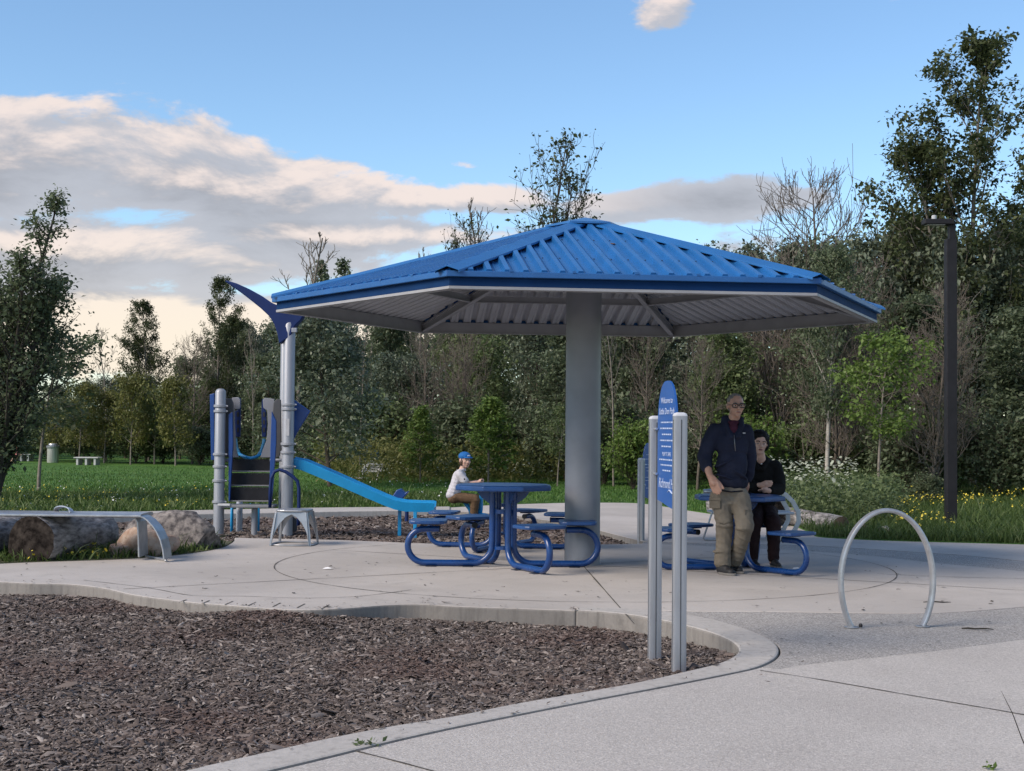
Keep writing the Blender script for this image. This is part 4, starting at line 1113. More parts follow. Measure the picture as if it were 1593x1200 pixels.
make_tree('broad_a', 1, B_brown, L_dark, 15000, .24, .15, h=7, r=2.2, trunk_r=.11, prof=oval, t0=.08, nb=30, up=30, sub=5)
make_tree('broad_b', 2, B_grey, L_mid, 14000, .25, .15, h=7, r=2.0, trunk_r=.10, prof=oval, t0=.10, nb=26, up=42, sub=5, leaders=2)
make_tree('broad_c', 3, B_brown, L_grey, 15000, .22, .14, h=6, r=2.2, trunk_r=.10, prof=dome, t0=.12, nb=30, up=28, sub=6)
make_tree('poplar', 4, B_grey, L_pop, 24000, .15, .135, h=12, r=2.7, trunk_r=.14, prof=column, t0=.16, nb=38, up=46, sub=4, lift=.22, leaders=2)
make_tree('young_cone', 5, B_grey, L_bright, 5200, .10, .095, h=3, r=.85, trunk_r=.032, prof=cone, t0=.20, nb=30, up=24, sub=4)
make_tree('spire', 6, B_dark, L_dark, 26000, .10, .078, h=6.2, r=1.45, trunk_r=.10, prof=lambda t: cone(t) * min(1, .35 + 2.2 * t) * 1.15, t0=.13, nb=26, up=50, sub=5, lift=.30, leaders=8, bend=.07)
make_tree('small_yellow', 7, B_grey, L_yellow, 4200, .17, .12, h=3.2, r=1.05, trunk_r=.05, prof=oval, t0=.24, nb=20, up=32, sub=4)
make_tree('dead', 8, B_dead, None, 0, 0, 0, h=7.2, r=2.1, trunk_r=.115, prof=oval, t0=.28, nb=36, up=40, sub=7, lift=.26, levels=3, bend=.13, twig=.007)
make_tree('dead_b', 9, B_dead, None, 0, 0, 0, h=6, r=1.9, trunk_r=.085, prof=dome, t0=.12, nb=26, up=38, sub=6, lift=.10, levels=3, bend=.22, leaders=3, lean=.08, twig=.008)
make_tree('bare_sapling', 10, B_grey, None, 0, 0, 0, h=6, r=.8, trunk_r=.045, prof=column, t0=.35, nb=18, up=62, sub=4, lift=.35, levels=3, twig=.006)
make_tree('sparse', 11, B_dark, L_pop, 2600, .10, .115, h=9, r=1.7, trunk_r=.07, prof=column, t0=.42, nb=20, up=56, sub=4, lift=.30, leaders=4, levels=3, twig=.006)
make_tree('spruce', 12, B_dark, L_dark, 5200, .07, .10, h=6, r=.95, trunk_r=.07, prof=cone, t0=.06, nb=60, up=8, sub=4, lift=-.02)
make_tree('shrub_a', 13, B_brown, L_dark, 6000, .13, .105, h=1.9, r=1.05, trunk_r=.03, prof=dome, t0=.04, nb=14, up=38, sub=5, leaders=5, lean=.10)
make_tree('shrub_b', 14, B_brown, L_mid, 5200, .13, .11, h=1.9, r=1.05, trunk_r=.03, prof=dome, t0=.04, nb=14, up=44, sub=5, leaders=5, lean=.10)
make_tree('shrub_y', 15, B_brown, L_yellow, 5000, .12, .10, h=1.5, r=.9, trunk_r=.025, prof=dome, t0=.04, nb=14, up=48, sub=5, leaders=5, lean=.10)
make_tree('young_open', 16, B_grey, L_bright, 4300, .14, .105, h=4, r=1.35, trunk_r=.045, prof=oval, t0=.36, nb=17, up=30, sub=5, lift=.1)
make_tree('birch', 17, B_birch, L_dark, 9000, .24, .13, h=7.5, r=1.7, trunk_r=.13, prof=oval, t0=.30, nb=24, up=48, sub=5, lean=.02)

def xat(px, Y): return AT(px, 668, Y).x
def hz(px): return 668 + (px - IW / 2) * math.tan(ROLL)
def top_h(px, py, Y): return CAM.z + (hz(px) - py) / FPX * Y
# --- named trees (crown centre px, distance, top py)
def named(key, name, px, Y, py, label, sx=1.0, rz=None, group=None, leafm=None, cat='tree'):
    return plant_tree(key, name, xat(px, Y), Y, top_h(px, py, Y), label, group, rz, sx, leafm=leafm, cat=cat)
named('spire', 'spired_tree', -6, 24, 300, 'dark tree with many pointed shoots overhanging the lawn near the person in pink', 1.1, rz=.6)
named('young_open', 'leafy_tree', 62, 28, 505, 'low dark round tree tucked against the tree with pointed shoots', 1.2, leafm=L_dark)
named('poplar', 'poplar_tree', 1512, 36, 68, 'tallest tree, a poplar with clumped leaves behind the tall lamp post', .98, rz=2.0)
named('poplar', 'poplar_tree', 1612, 39, 150, 'poplar half hidden by the tallest poplar', .95, rz=4.1)
named('dead', 'dead_tree', 1268, 38, 214, 'big leafless dead tree with fanned grey branches beyond the roof corner', 1.05, rz=1.0)
named('dead_b', 'dead_tree', 1350, 33, 392, 'tangled leafless tree with crooked limbs between the big dead tree and the lamp post', 1.05)
named('dead_b', 'dead_tree', 1215, 35, 385, 'shorter tangle of dead branches right behind the roof corner', .95)
named('sparse', 'sparse_tree', 838, 46, 196, 'thin tall tree with few leaves above the roof peak', 1.1, rz=.4)
named('sparse', 'sparse_tree', 752, 50, 335, 'short sparse tree peeping over the roof slope', .8)
named('bare_sapling', 'bare_tree', 462, 48, 362, 'leafless tree with upright twigs above the whale tail', 1.6)
named('bare_sapling', 'bare_tree', 765, 50, 305, 'leafless thin tree next to the sparse leafed tree over the roof', 1.2)
named('bare_sapling', 'bare_tree', 166, 53, 502, 'slim bare tree in the gap of sky over the yellowish row', 1.1)
named('bare_sapling', 'bare_tree', 648, 44, 380, 'bare pale stems beside the slender dead trunks under the roof edge', 1.0)
named('dead', 'dead_tree', 655, 38, 470, 'slender pale dead trunk behind the two young bright trees', .7)
named('dead_b', 'dead_tree', 712, 38, 478, 'leaning pale dead branches just past the slender dead trunk', .7)
named('dead', 'dead_tree', 1000, 35, 440, 'pale bunch of dead stems behind the welcome sign', .6, rz=2.2)
named('spruce', 'spruce_tree', 482, 55, 405, 'narrow spruce tip close to the bare tree', .8)
named('spruce', 'spruce_tree', 540, 57, 402, 'narrow spruce, tallest of the three over the roof edge', .8)
named('spruce', 'spruce_tree', 515, 58, 428, 'narrow spruce, shortest of the three over the roof edge', .8)
named('poplar', 'leafy_tree', 232, 54, 470, 'see-through leafy tree with forked crown behind the yellowish row', .95, rz=1.3)
named('poplar', 'leafy_tree', 334, 52, 430, 'upright feathery tree just beyond the whale tail tip', .78, rz=5.0)
named('broad_c', 'maple_tree', 515, 31.5, 486, 'broad grey green maple standing on the lawn behind the slide', 1.05, rz=.3)
named('young_cone', 'young_tree', 655, 34.5, 632, 'young bright green cone shaped tree on the lawn edge', 1.1, rz=0)
named('young_cone', 'young_tree', 760, 34, 618, 'young bright green cone shaped tree behind the boy', 1.25, rz=2)
named('young_open', 'young_tree', 868, 33, 628, 'young bright tree half behind the grey column', 1.0, leafm=L_mid)
named('young_open', 'young_tree', 1368, 26.5, 512, 'open young light green tree with thin forked trunk in the verge', 1.0, rz=1.2)
named('birch', 'birch_tree', 1287, 29.5, 380, 'tree with stout pale birch trunk behind the white flowers', .7, rz=3)
yl = ['yellowish young tree in the row, right behind the steel bin', 'yellowish young tree in the row, between bin and low table', 'yellowish young tree in the row, behind the lone low table',
      'yellowish young tree in the row, first past the lone low table', 'yellowish young tree in the row, next to the last one', 'yellowish young tree ending the row towards the climber']
for i, (px, tp) in enumerate(((90, 618), (124, 590), (163, 604), (204, 578), (241, 602), (274, 583))):
    named('small_yellow', 'young_tree', px, 50.5 - i * .4 - (i % 2) * 1.2, tp, yl[i], (.95, .8, 1.0, .72, .95, .8)[i], leafm=(None, None, None, None, L_mid, None)[i], group='row of yellowish young trees')
# --- the wood behind everything
tops = [(-260, 420), (-60, 560), (140, 598), (250, 572), (370, 500), (450, 478), (640, 470), (760, 430), (900, 402), (1030, 372), (1180, 378), (1300, 352), (1400, 340), (1593, 330), (1850, 330)]
dist = [(-260, 54), (0, 54), (380, 49), (600, 41), (900, 37), (1200, 33), (1593, 29), (1850, 28)]
ip = lambda tb, x: float(np.interp(x, [a for a, b in tb], [b for a, b in tb]))
rnd = random.Random(5)
LAND = [(60, 'past the tree with pointed shoots'), (180, 'behind the steel bin'), (300, 'behind the yellowish row'), (410, 'behind the left climber post'), (480, 'behind the whale tail'), (580, 'behind the maple'), (700, 'behind the first cone tree'), (800, 'behind the boy'),
        (900, 'behind the grey column'), (1000, 'behind the smaller sign'), (1100, 'behind the welcome sign'), (1180, 'behind the standing person'), (1250, 'behind the steel lounge bench'), (1330, 'behind the birch trunk'), (1430, 'behind the open young tree'), (1520, 'behind the lamp post'), (9999, 'beside the tall poplars')]
for row, (dd, hf, step) in enumerate(((1.5, .72, 1.0), (6, .98, 1.15), (12, 1.0, 1.3))):
    px = -240 + row * 37
    while px < 1800:
        d = ip(dist, px) + dd + rnd.uniform(-.8, .8)
        tp = ip(tops, px)
        h = top_h(px, tp, d) * hf * rnd.uniform(.90, 1.02)
        key = rnd.choice(['broad_a', 'broad_b', 'broad_c', 'broad_a'])
        where = 'left of the climber' if False else ''
        kind = {'broad_a': 'dark green', 'broad_b': 'mid green', 'broad_c': 'grey green'}[key]
        lm_ = next(t for lim, t in LAND if px < lim)
        lab = {0: f'dense {kind} tree at the front of the wood {lm_}', 1: f'dense {kind} tree deeper in the wood {lm_}', 2: f'{kind} tree at the very back of the wood {lm_}'}[row]
        plant_tree(key, 'forest_tree', xat(px, d), d, max(2.2, h), lab, f'{kind} wood trees, row {("front", "middle", "back")[row]}', None, min(1.6, max(.8, 4.2 / max(2.2, h) * rnd.uniform(.9, 1.15))))
        px += rnd.uniform(.8, 1.15) * step * 2.3 * FPX / d
# shrubs along its foot
px = -200
i = 0
while px < 1800:
    d = ip(dist, px) - rnd.uniform(.6, 2.2)
    key = rnd.choice(['shrub_a', 'shrub_b', 'shrub_a']) if not 520 < px < 720 else rnd.choice(['shrub_y', 'shrub_b'])
    kind = {'shrub_a': 'dark green', 'shrub_b': 'mid green', 'shrub_y': 'yellowish'}[key]
    plant_tree(key, 'shrub', xat(px, d), d, rnd.uniform(1.3, 2.4) * (.8 if px < 500 else 1.0), f'{kind} leafy shrub at the foot of the wood ' + next(t for lim, t in LAND if px < lim), f'{kind} shrubs along the wood', None, rnd.uniform(.9, 1.25), cat='shrub')
    px += rnd.uniform(.7, 1.1) * 1.25 * FPX / d
named('shrub_b', 'shrub', 1375, 23.5, 742, 'bushy green shrub under the open young tree, behind the hoop rack', 1.25, cat='shrub')
named('shrub_a', 'shrub', 1440, 25.5, 735, 'dark shrub touching the foot of the lamp post', 1.2, cat='shrub')
named('shrub_y', 'shrub', 1165, 30.0, 642, 'light green bush right behind the two old people', 1.0, leafm=L_bright, cat='shrub')
named('shrub_y', 'shrub', 985, 31.5, 650, 'light green bush to the side of the far sign', .9, leafm=L_bright, cat='shrub')
for px, Y, py, key, lab in ((1085, 31.5, 500, 'dead', 'thin pale dead stem rising behind the standing person'), (1300, 30, 455, 'dead_b', 'crooked pale dead branches above the birch trunk'),
        (1450, 28, 430, 'dead_b', 'twisted pale dead limbs crossing behind the lamp post'), (955, 33, 430, 'bare_sapling', 'pale bare sapling close behind the grey column'), (560, 37, 500, 'bare_sapling', 'bare sapling behind the broad maple'),
        (300, 50, 500, 'dead', 'pale dead tree behind the left climber post'), (395, 47, 505, 'bare_sapling', 'bare sapling behind the climbing steps')):
    named(key, 'dead_tree' if key != 'bare_sapling' else 'bare_tree', px, Y, py, lab, .8)
# the depth of the wood, one leafy mass far behind
rng = np.random.default_rng(77)
n = 42000
px = rng.uniform(-350, 1950, n); d = np.interp(px, [a for a, b in dist], [b for a, b in dist]) + rng.uniform(15, 24, n)
tp = np.interp(px, [a for a, b in tops], [b for a, b in tops]) + 60
hh = CAM.z + (668 - tp) / FPX * d
cen = np.stack([(px - IW / 2) / FPX * d, d, hh * rng.random(n) ** .8], -1)
V, F, t = leaves(rng, cen, n, .2, .32)
tag(mkobj('far_wood', fast_mesh('far_wood', V, F, t), L_dark), 'dark leafy depth of the wood behind all other trees', 'wood', kind='stuff')

# ------------------------------------------------------------------ grass, weeds and flowers
def blades(name, pos, h, w, seed, lean=.35):
    rng = np.random.default_rng(seed); n = len(pos)
    yaw = rng.uniform(0, 2 * np.pi, n); H = h * rng.lognormal(0, .42, n)
    s = np.stack([np.cos(yaw), np.sin(yaw), np.zeros(n)], -1) * (w * rng.uniform(.7, 1.3, n))[:, None]
    ld = rng.normal(0, lean, (n, 2)); tip = np.stack([ld[:, 0] * H, ld[:, 1] * H, H], -1); mid = tip * np.array([.35, .35, .6])
    V = np.stack([pos - s, pos + s, pos + mid + s * .7, pos + mid - s * .7, pos + tip], 1).reshape(-1, 3)
    F = (np.array([(0, 1, 2), (0, 2, 3), (3, 2, 4)])[None] + (np.arange(n) * 5)[:, None, None]).reshape(-1, 3)
    return fast_mesh(name, V, F, np.repeat(rng.random(n), 5))
def px_ground(n, x0, x1, y0, y1, seed, poly=None, z=.01, power=1.0):
    rng = np.random.default_rng(seed)
    px = rng.uniform(x0, x1, n); py = y0 + (y1 - y0) * rng.random(n) ** power
    py2 = py - (668 + (px - IW / 2) * math.tan(ROLL)); d = (CAM.z - z) * FPX / np.maximum(py2, 4)
    P = np.stack([(px - IW / 2) / FPX * d, d, np.full(n, z)], -1)
    if poly is not None: P = P[in_poly(P[:, 0], P[:, 1], poly)]
    return P
L_grass = leaf_mat('grass_blade', (.042, .098, .016), (.092, .178, .036), .3)
L_meadow = leaf_mat('meadow_blade', (.030, .062, .012), (.105, .155, .040), .3)
M_yel = mat('yellow_petal', (.62, .50, .05), .6); M_wht = mat('white_petal', (.72, .73, .70), .6)
tag(mkobj('lawn_grass', blades('lawn_grass', px_ground(90000, -60, 1240, 726, 812, 1, lawn_poly, power=.8), .035, .010, 2), L_grass), 'mown green grass of the lawn behind the play area', 'grass', kind='stuff')
P = px_ground(26000, -60, 720, 768, 812, 3, lawn_poly)
tag(mkobj('clover_edge', blades('clover_edge', P, .075, .012, 4, .6), L_meadow), 'longer weedy grass along the lawn kerb', 'grass', kind='stuff')
P = px_ground(60000, 1225, 1660, 752, 852, 5, lawn_poly)
tag(mkobj('meadow_grass', blades('meadow_grass', P, .10, .007, 6, .6), L_meadow), 'tall meadow grass of the verge round the lamp post', 'grass', kind='stuff')
def dots(name, pos, r, hlo, hhi, m, seed, label, cat, tilt=.5, stems=True, seg=6):
    """small flower heads on thin stems, one uncountable drift"""
    rng = np.random.default_rng(seed); n = len(pos); H = rng.uniform(hlo, hhi, n); q = np.arange(seg) * 2 * np.pi / seg
    nx, ny = rng.normal(0, tilt, n), rng.normal(0, tilt, n) - .15
    rr = r * rng.uniform(.6, 1.3, n)
    ring = np.stack([np.cos(q)[None] * rr[:, None], np.sin(q)[None] * rr[:, None], -(np.cos(q)[None] * nx[:, None] + np.sin(q)[None] * ny[:, None]) * rr[:, None]], -1)
    c = pos + np.stack([np.zeros(n), np.zeros(n), H], -1)
    V = np.concatenate([c[:, None] + np.array([0, 0, r * .3]), c[:, None] + ring], 1).reshape(-1, 3)
    tri = np.array([(0, 1 + k, 1 + (k + 1) % seg) for k in range(seg)])
    F = (tri[None] + (np.arange(n) * (seg + 1))[:, None, None]).reshape(-1, 3)
    tag(mkobj(name, fast_mesh(name, V, F), m), label, cat, kind='stuff')
    if stems:
        w = .003; V = np.stack([pos + np.array([-w, 0, 0]), pos + np.array([w, 0, 0]), c], 1).reshape(-1, 3)
        tag(mkobj(name + '_stems', fast_mesh(name + '_stems', V, np.arange(n * 3).reshape(-1, 3), np.repeat(rng.random(n), 3)), L_meadow), label.replace('flowers', 'flower stems').replace('heads', 'stems'), 'flower stems', kind='stuff')
def clumped(P, sd): return P[vnoise(P[:, 0] * 1.1, P[:, 1] * .9, sd) > .52]
dots('yellow_flowers', clumped(px_ground(1500, 1385, 1640, 766, 832, 7, lawn_poly), 1), .013, .12, .30, M_yel, 8, 'yellow flowers sprinkled through the verge by the lamp post', 'flowers')
dots('yellow_flowers', clumped(px_ground(700, -60, 420, 762, 806, 9, lawn_poly), 2), .012, .07, .16, M_yel, 10, 'yellow flowers along the lawn kerb behind the steel bench', 'flowers')
dots('clover_flowers', clumped(px_ground(600, -60, 720, 752, 800, 19, lawn_poly), 3), .011, .06, .13, M_wht, 20, 'pale clover flowers in the weedy lawn edge', 'flowers', stems=False)
P = px_ground(620, 1190, 1335, 770, 806, 11, lawn_poly)
dots('white_flowers', P, .026, .25, .85, mat('umbel_white', (.30, .33, .26), .8, spec=.1), 12, 'white umbel heads crowding behind the driftwood log', 'flowers', tilt=.35, seg=8)
tag(mkobj('weed_leaves', fast_mesh('weed_leaves', *leaves(np.random.default_rng(13), np.repeat(px_ground(900, 1185, 1400, 772, 822, 14, lawn_poly), 3, 0) + np.random.default_rng(15).uniform(0, 1, (len(px_ground(900, 1185, 1400, 772, 822, 14, lawn_poly)) * 3, 1)) * np.array([0, 0, .55]), 15000, .09, .06)), L_mid), 'leafy weeds under the white flower heads', 'weeds', kind='stuff')
P = px_ground(700, 560, 860, 738, 752, 16, lawn_poly)
dots('white_flowers', P, .022, .2, .6, mat('umbel_white', (.30, .33, .26), .8, spec=.1), 17, 'small white flowers along the foot of the yellow shrubs', 'flowers', tilt=.35)
rg = np.random.default_rng(33); P = px_ground(2600, 500, 880, 734, 752, 34, lawn_poly)
P = np.repeat(P, 4, 0); P[:, 2] += rg.random(len(P)) * 1.0
tag(mkobj('tall_weeds', fast_mesh('tall_weeds', *leaves(rg, P, 15000, .10, .13, elong=.3)), L_yellow), 'tall yellow green weeds edging the lawn in front of the wood', 'weeds', kind='stuff')
# planting island: low weeds with yellow flowers round the log
P = px_ground(5200, -60, 362, 846, 877, 35, isl_poly, z=.006)
tag(mkobj('island_weeds', blades('island_weeds', P, .075, .008, 36, .7), L_meadow), 'low weeds growing round the log and boulders', 'weeds', kind='stuff')
dots('yellow_flowers', px_ground(160, 30, 170, 855, 874, 37, isl_poly, z=.006), .013, .03, .12, M_yel, 38, 'yellow flowers at the foot of the grey log', 'flowers')
# ================================================================== PEOPLE
def remeshed(mb, voxel, it=4):
    me = mb.mesh('tmp'); o = bpy.data.objects.new('tmp', me); C.objects.link(o)
    r = o.modifiers.new('r', 'REMESH'); r.mode = 'VOXEL'; r.voxel_size = voxel
    if it:
        s = o.modifiers.new('s', 'SMOOTH'); s.factor = .5; s.iterations = it
    bpy.context.view_layer.update()
    m2 = bpy.data.meshes.new_from_object(o.evaluated_get(bpy.context.evaluated_depsgraph_get()))
    bpy.data.objects.remove(o, do_unlink=True); bpy.data.meshes.remove(me)
    return m2
class Figure(MB):
    def cap(s, a, b, r0, r1=None):
        r1 = r0 if r1 is None else r1; a, b = Vector(a), Vector(b)
        s.tube([a, b], [r0, r1], 12); s.ell(a, r0, nu=12, nv=8); s.ell(b, r1, nu=12, nv=8); return s
    def chain(s, pts, rs):
        for i in range(len(pts) - 1): s.cap(pts[i], pts[i + 1], rs[i], rs[i + 1])
        return s
    def put(s, name, m, parent, voxel=.010, it=4, fold=None):
        me = remeshed(s, voxel, it)
        if fold:                              # cloth folds pushed out along the normals
            from mathutils import noise
            amp, fr, sq = fold
            co = [(v.co.copy(), v.normal.copy()) for v in me.vertices]
            for v, (c, nn) in zip(me.vertices, co):
                w = noise.noise_vector(c * 5) * .05
                p = Vector(((c.x + w.x) * fr, (c.y + w.y) * fr, (c.z + w.z + .45 * c.x) * fr * sq))
                r = 1 - 2 * abs(noise.noise(p)); r2 = noise.noise(p * .45 + Vector((7, 3, 1)))
                v.co = c + nn * (amp * (r * r * (1 if r > 0 else -1) * .8 + r2 * .7))
        return mkobj(name, me, m, parent, True)
def skin_mat(name, c): 
    m = mat(name, c, .5, var=.10, scale=14); m.node_tree.nodes['Principled BSDF'].inputs['Subsurface Weight'].default_value = .08
    m.node_tree.nodes['Principled BSDF'].inputs['Subsurface Radius'].default_value = (.02, .008, .005); return m
def cloth(name, c, var=.18, scale=7): return mat(name, c, .85, var=var, scale=scale, bump=.5, bscale=14, spec=.2)
SK1 = skin_mat('skin_tan', (.40, .225, .16)); SK2 = skin_mat('skin_warm', (.52, .325, .25)); SK3 = skin_mat('skin_fair', (.56, .36, .28))
M_lip = mat('lip', (.20, .07, .06), .5); M_hairk = mat('hair_black', (.006, .0055, .006), .6, spec=.15, var=.4, scale=40, vscale=(6, 6, 1), bump=.6, bscale=50)
M_hairg = mat('hair_grey', (.16, .145, .135), .7, var=.35, scale=40, bump=.5, bscale=80); M_hairb = mat('hair_brown', (.06, .032, .018), .6, var=.3, scale=30, bump=.5)
M_eye = mat('eye_dark', (.012, .01, .01), .25); M_white = mat('eye_white', (.55, .53, .5), .4); M_frame_ = mat('spectacle_black', (.008, .008, .009), .3)
M_sole = mat('sole_grey', (.16, .15, .14), .8); M_shoe = mat('shoe_black', (.012, .012, .014), .6, var=.3)
def head_axes(yaw, pitch=0.0): return Matrix.Rotation(yaw, 3, 'Z') @ Matrix.Rotation(pitch, 3, 'X')
def add_head(f, c, sc, H):
    """cranium, jaw, brow, nose, ears: faces -Y in head space; c is the head centre, sc the height / .23"""
    q = lambda x, y, z: Vector(c) + H @ Vector((x, y, z)) * sc
    f.ell(q(0, .012, .028), (.076 * sc, .095 * sc, .088 * sc), H)
    f.ell(q(0, -.018, -.03), (.062 * sc, .072 * sc, .075 * sc), H)
    f.ell(q(0, -.052, -.082), (.030 * sc, .030 * sc, .026 * sc), H)
    f.ell(q(-.036, -.055, -.022), (.026 * sc, .024 * sc, .026 * sc), H); f.ell(q(.036, -.055, -.022), (.026 * sc, .024 * sc, .026 * sc), H)
    f.ell(q(0, -.072, .022), (.052 * sc, .018 * sc, .014 * sc), H)
    f.cap(q(0, -.086, .012), q(0, -.102, -.022), .010 * sc, .0155 * sc)
    f.ell(q(-.014, -.094, -.026), .010 * sc); f.ell(q(.014, -.094, -.026), .010 * sc)
    f.ell(q(0, -.082, -.056), (.026 * sc, .012 * sc, .012 * sc), H)
    for s_ in (-1, 1): f.ell(q(.077 * s_, .012, -.004), (.011 * sc, .022 * sc, .032 * sc), H)
    return q
def face_bits(q, sc, H, parent, hairm, glasses=False, brows=True, mouth_open=False):
    for s_ in (-1, 1):
        MB().ell(q(.031 * s_, -.0835, .004), (.0125 * sc, .006 * sc, .006 * sc), H).build('eye', M_white, parent, True)
        MB().ell(q(.031 * s_, -.0885, .004), (.0062 * sc, .003 * sc, .0056 * sc), H).build('iris', M_eye, parent, True)
        if brows: MB().tube([q(.014 * s_, -.0925, .023), q(.032 * s_, -.0915, .030), q(.050 * s_, -.080, .024)], .0042 * sc, 6).build('eyebrow', hairm, parent, True)
    MB().ell(q(0, -.0945, -.056), (.022 * sc, .005 * sc, (.0085 if mouth_open else .0050) * sc), H).build('lips', M_lip, parent, True)
    if glasses:
        g = MB()
        for s_ in (-1, 1):
            ring = []
            for i in range(20):
                t = 2 * math.pi * i / 20; cx, cy = math.cos(t), math.sin(t); e = (abs(cx) ** 4 + abs(cy) ** 4) ** -.25
                ring.append(q(.0345 * s_ + .0265 * cx * e, -.104 + .008 * abs(cx), .004 + .0175 * cy * e))
            g.tube(ring, .0042 * sc, 6, closed=True)
            g.tube([q(.060 * s_, -.096, .010), q(.079 * s_, -.05, .010), q(.082 * s_, .012, .006)], .0035 * sc, 6)
        g.tube([q(-.009, -.104, .008), q(0, -.108, .010), q(.009, -.104, .008)], .004 * sc, 6)
        g.build('spectacles', M_frame_, parent, True)
def hand(f, wrist, mid, tip, thumb_tip, side, sc=1.0, curl=.0):
    """palm and five fingers: wrist -> knuckles (mid) -> finger tips; side is the direction across the palm towards the thumb"""
    w, m, t, th = Vector(wrist), Vector(mid), Vector(tip), Vector(thumb_tip); s = Vector(side).normalized(); ax = (t - m)
    nrm = (m - w).cross(s).normalized()
    f.cap(w, m, .026 * sc, .030 * sc); 
    for k, (o, l) in enumerate(((.030, .86), (.010, 1.0), (-.010, .95), (-.029, .76))):
        b = m + s * o * sc; j = b + ax * l * .52 + nrm * .004; e = b + ax * l + nrm * curl
        f.cap(w.lerp(m, .55) + s * o * .7 * sc, b, .013 * sc, .0115 * sc)
        f.chain([b, j, e], [.0110 * sc, .0100 * sc, .0085 * sc])
    f.chain([w.lerp(m, .25) + s * .018 * sc, w.lerp(th, .6) + s * .012 * sc, th], [.015 * sc, .012 * sc, .0095 * sc])
def shoe(parent, heel, toe, w, m=None, name='shoe'):
    h, t = Vector(heel), Vector(toe); d = (t - h).normalized(); up = Vector((0, 0, 1))
    f = Figure(); f.cap(h + up * .040, t + up * .028 - d * .03, w * .9, w * .8); f.cap(h + up * .065, h.lerp(t, .45) + up * .055, w * .85, w * .75)
    o = f.put(name, m or M_shoe, parent, .010, 3)
    s = MB(); side = Vector((-d.y, d.x, 0)); pts = []
    for i in range(20):
        a = 2 * math.pi * i / 20; c = h.lerp(t, .5); L = (t - h).length / 2 + w * .75
        pts.append(tuple((c + d * math.cos(a) * L + side * math.sin(a) * w * (1.08 + .08 * math.cos(a)))[:2]))
    s.prism(pts, min(h.z, t.z) + .001, min(h.z, t.z) + .022).build('sole', M_sole, o, bevel=.004)
    return o

# ---------------------------------------------------------------- standing man
g0 = G(1128, 893); MY = g0.y
man = thing('person', (g0.x, g0.y, 0), 'person with cropped grey hair and black glasses in navy jacket and khaki cargo trousers, standing', 'person')
def K(px, py, dy=0.0): return AT(px, py, MY + dy) - Vector((g0.x, g0.y, 0))
H = head_axes(R(8), R(3))
f = Figure(); hc = K(1144.5, 631.5, -.04); q = add_head(f, hc, 1.0, H)
f.chain([K(1143, 646, -.02), K(1140, 658, .01), K(1138, 668, .02)], [.056, .055, .07])
f.ell(K(1138, 690), (.13, .09, .15)); f.ell(K(1138.5, 730), (.11, .085, .20)); f.ell(K(1137, 768), (.12, .085, .09))
f.cap(K(1117, 668), K(1156, 669), .05)
f.chain([K(1113, 668), K(1097, 705, .02), K(1101, 728, -.06), K(1104.5, 741, -.12)], [.05, .042, .038, .031])
hand(f, K(1105, 741, -.12), K(1110.5, 752, -.17), K(1117.5, 769, -.19), K(1125.5, 760, -.20), K(1118, 750, -.20) - K(1108, 754, -.16), 1.25)
f.chain([K(1158, 669), K(1165, 706, .10), K(1164, 734, .12), K(1162, 748, .14)], [.05, .042, .036, .03])
hand(f, K(1162, 748, .14), K(1160, 757, .15), K(1157, 768, .15), K(1154, 758, .13), (-1, 0, .3))
f.chain([K(1121, 772), K(1126, 814, -.03), K(1124, 882, .0)], [.085, .058, .040]); f.chain([K(1149, 772), K(1155, 818, -.12), K(1143, 876, .10)], [.085, .06, .040])
body = f.put('body', SK1, man, .0075, 3)
face_bits(q, 1.0, H, body, M_hairg, glasses=True)
f = Figure(); f.ell(q(0, .020, .040), (.0785, .094, .080), H); f.ell(q(0, .055, .0), (.070, .055, .075), H)
cut = f.put('hair', M_hairg, body, .009, 3)
# trousers
f = Figure(); f.ell(K(1136, 766), (.155, .112, .075)); f.ell(K(1135.5, 778), (.150, .110, .085))
f.chain([K(1120, 774, -.01), K(1123.5, 792, -.02), K(1127, 815, -.04), K(1125.5, 845, -.015), K(1124, 876, .0)], [.096, .092, .080, .073, .073])
f.chain([K(1150, 774, -.02), K(1155, 795, -.08), K(1159, 818, -.14), K(1152.5, 845, -.02), K(1144, 872, .10)], [.096, .090, .080, .068, .064])
f.ell(K(1126.5, 817, -.05), (.083, .09, .03)); f.ell(K(1124, 878), (.078, .082, .02)); f.ell(K(1158, 822, -.14), (.082, .085, .025))
f.ell(K(1121, 858, -.01), (.077, .078, .018)); f.ell(K(1146, 860, .06), (.068, .07, .018))
tr = f.put('trousers', cloth('khaki_cloth', (.165, .142, .112)), man, .0085, 2, fold=(.010, 8, 1.5))
M_k2 = cloth('khaki_flap', (.14, .12, .094))
for a, w, h_, yaw in ((K(1112, 784, -.095), .11, .085, -.5), (K(1112.5, 776.5, -.108), .115, .03, -.5), (K(1163, 800, -.17), .075, .08, .55)):
    MB().box(a, (w, .012, h_), Matrix.Rotation(yaw, 3, 'Z')).build('cargo_pocket', M_k2, tr, bevel=.005)
MB().tube([K(1116, 812.5, -.125), K(1127, 815, -.138), K(1139, 812, -.11)], .006, 6).build('knee_seam', M_k2, tr, True)
MB().tube([K(1145, 823, -.17), K(1157, 825.5, -.225), K(1168, 822, -.18)], .005, 6).build('knee_seam', M_k2, tr, True)
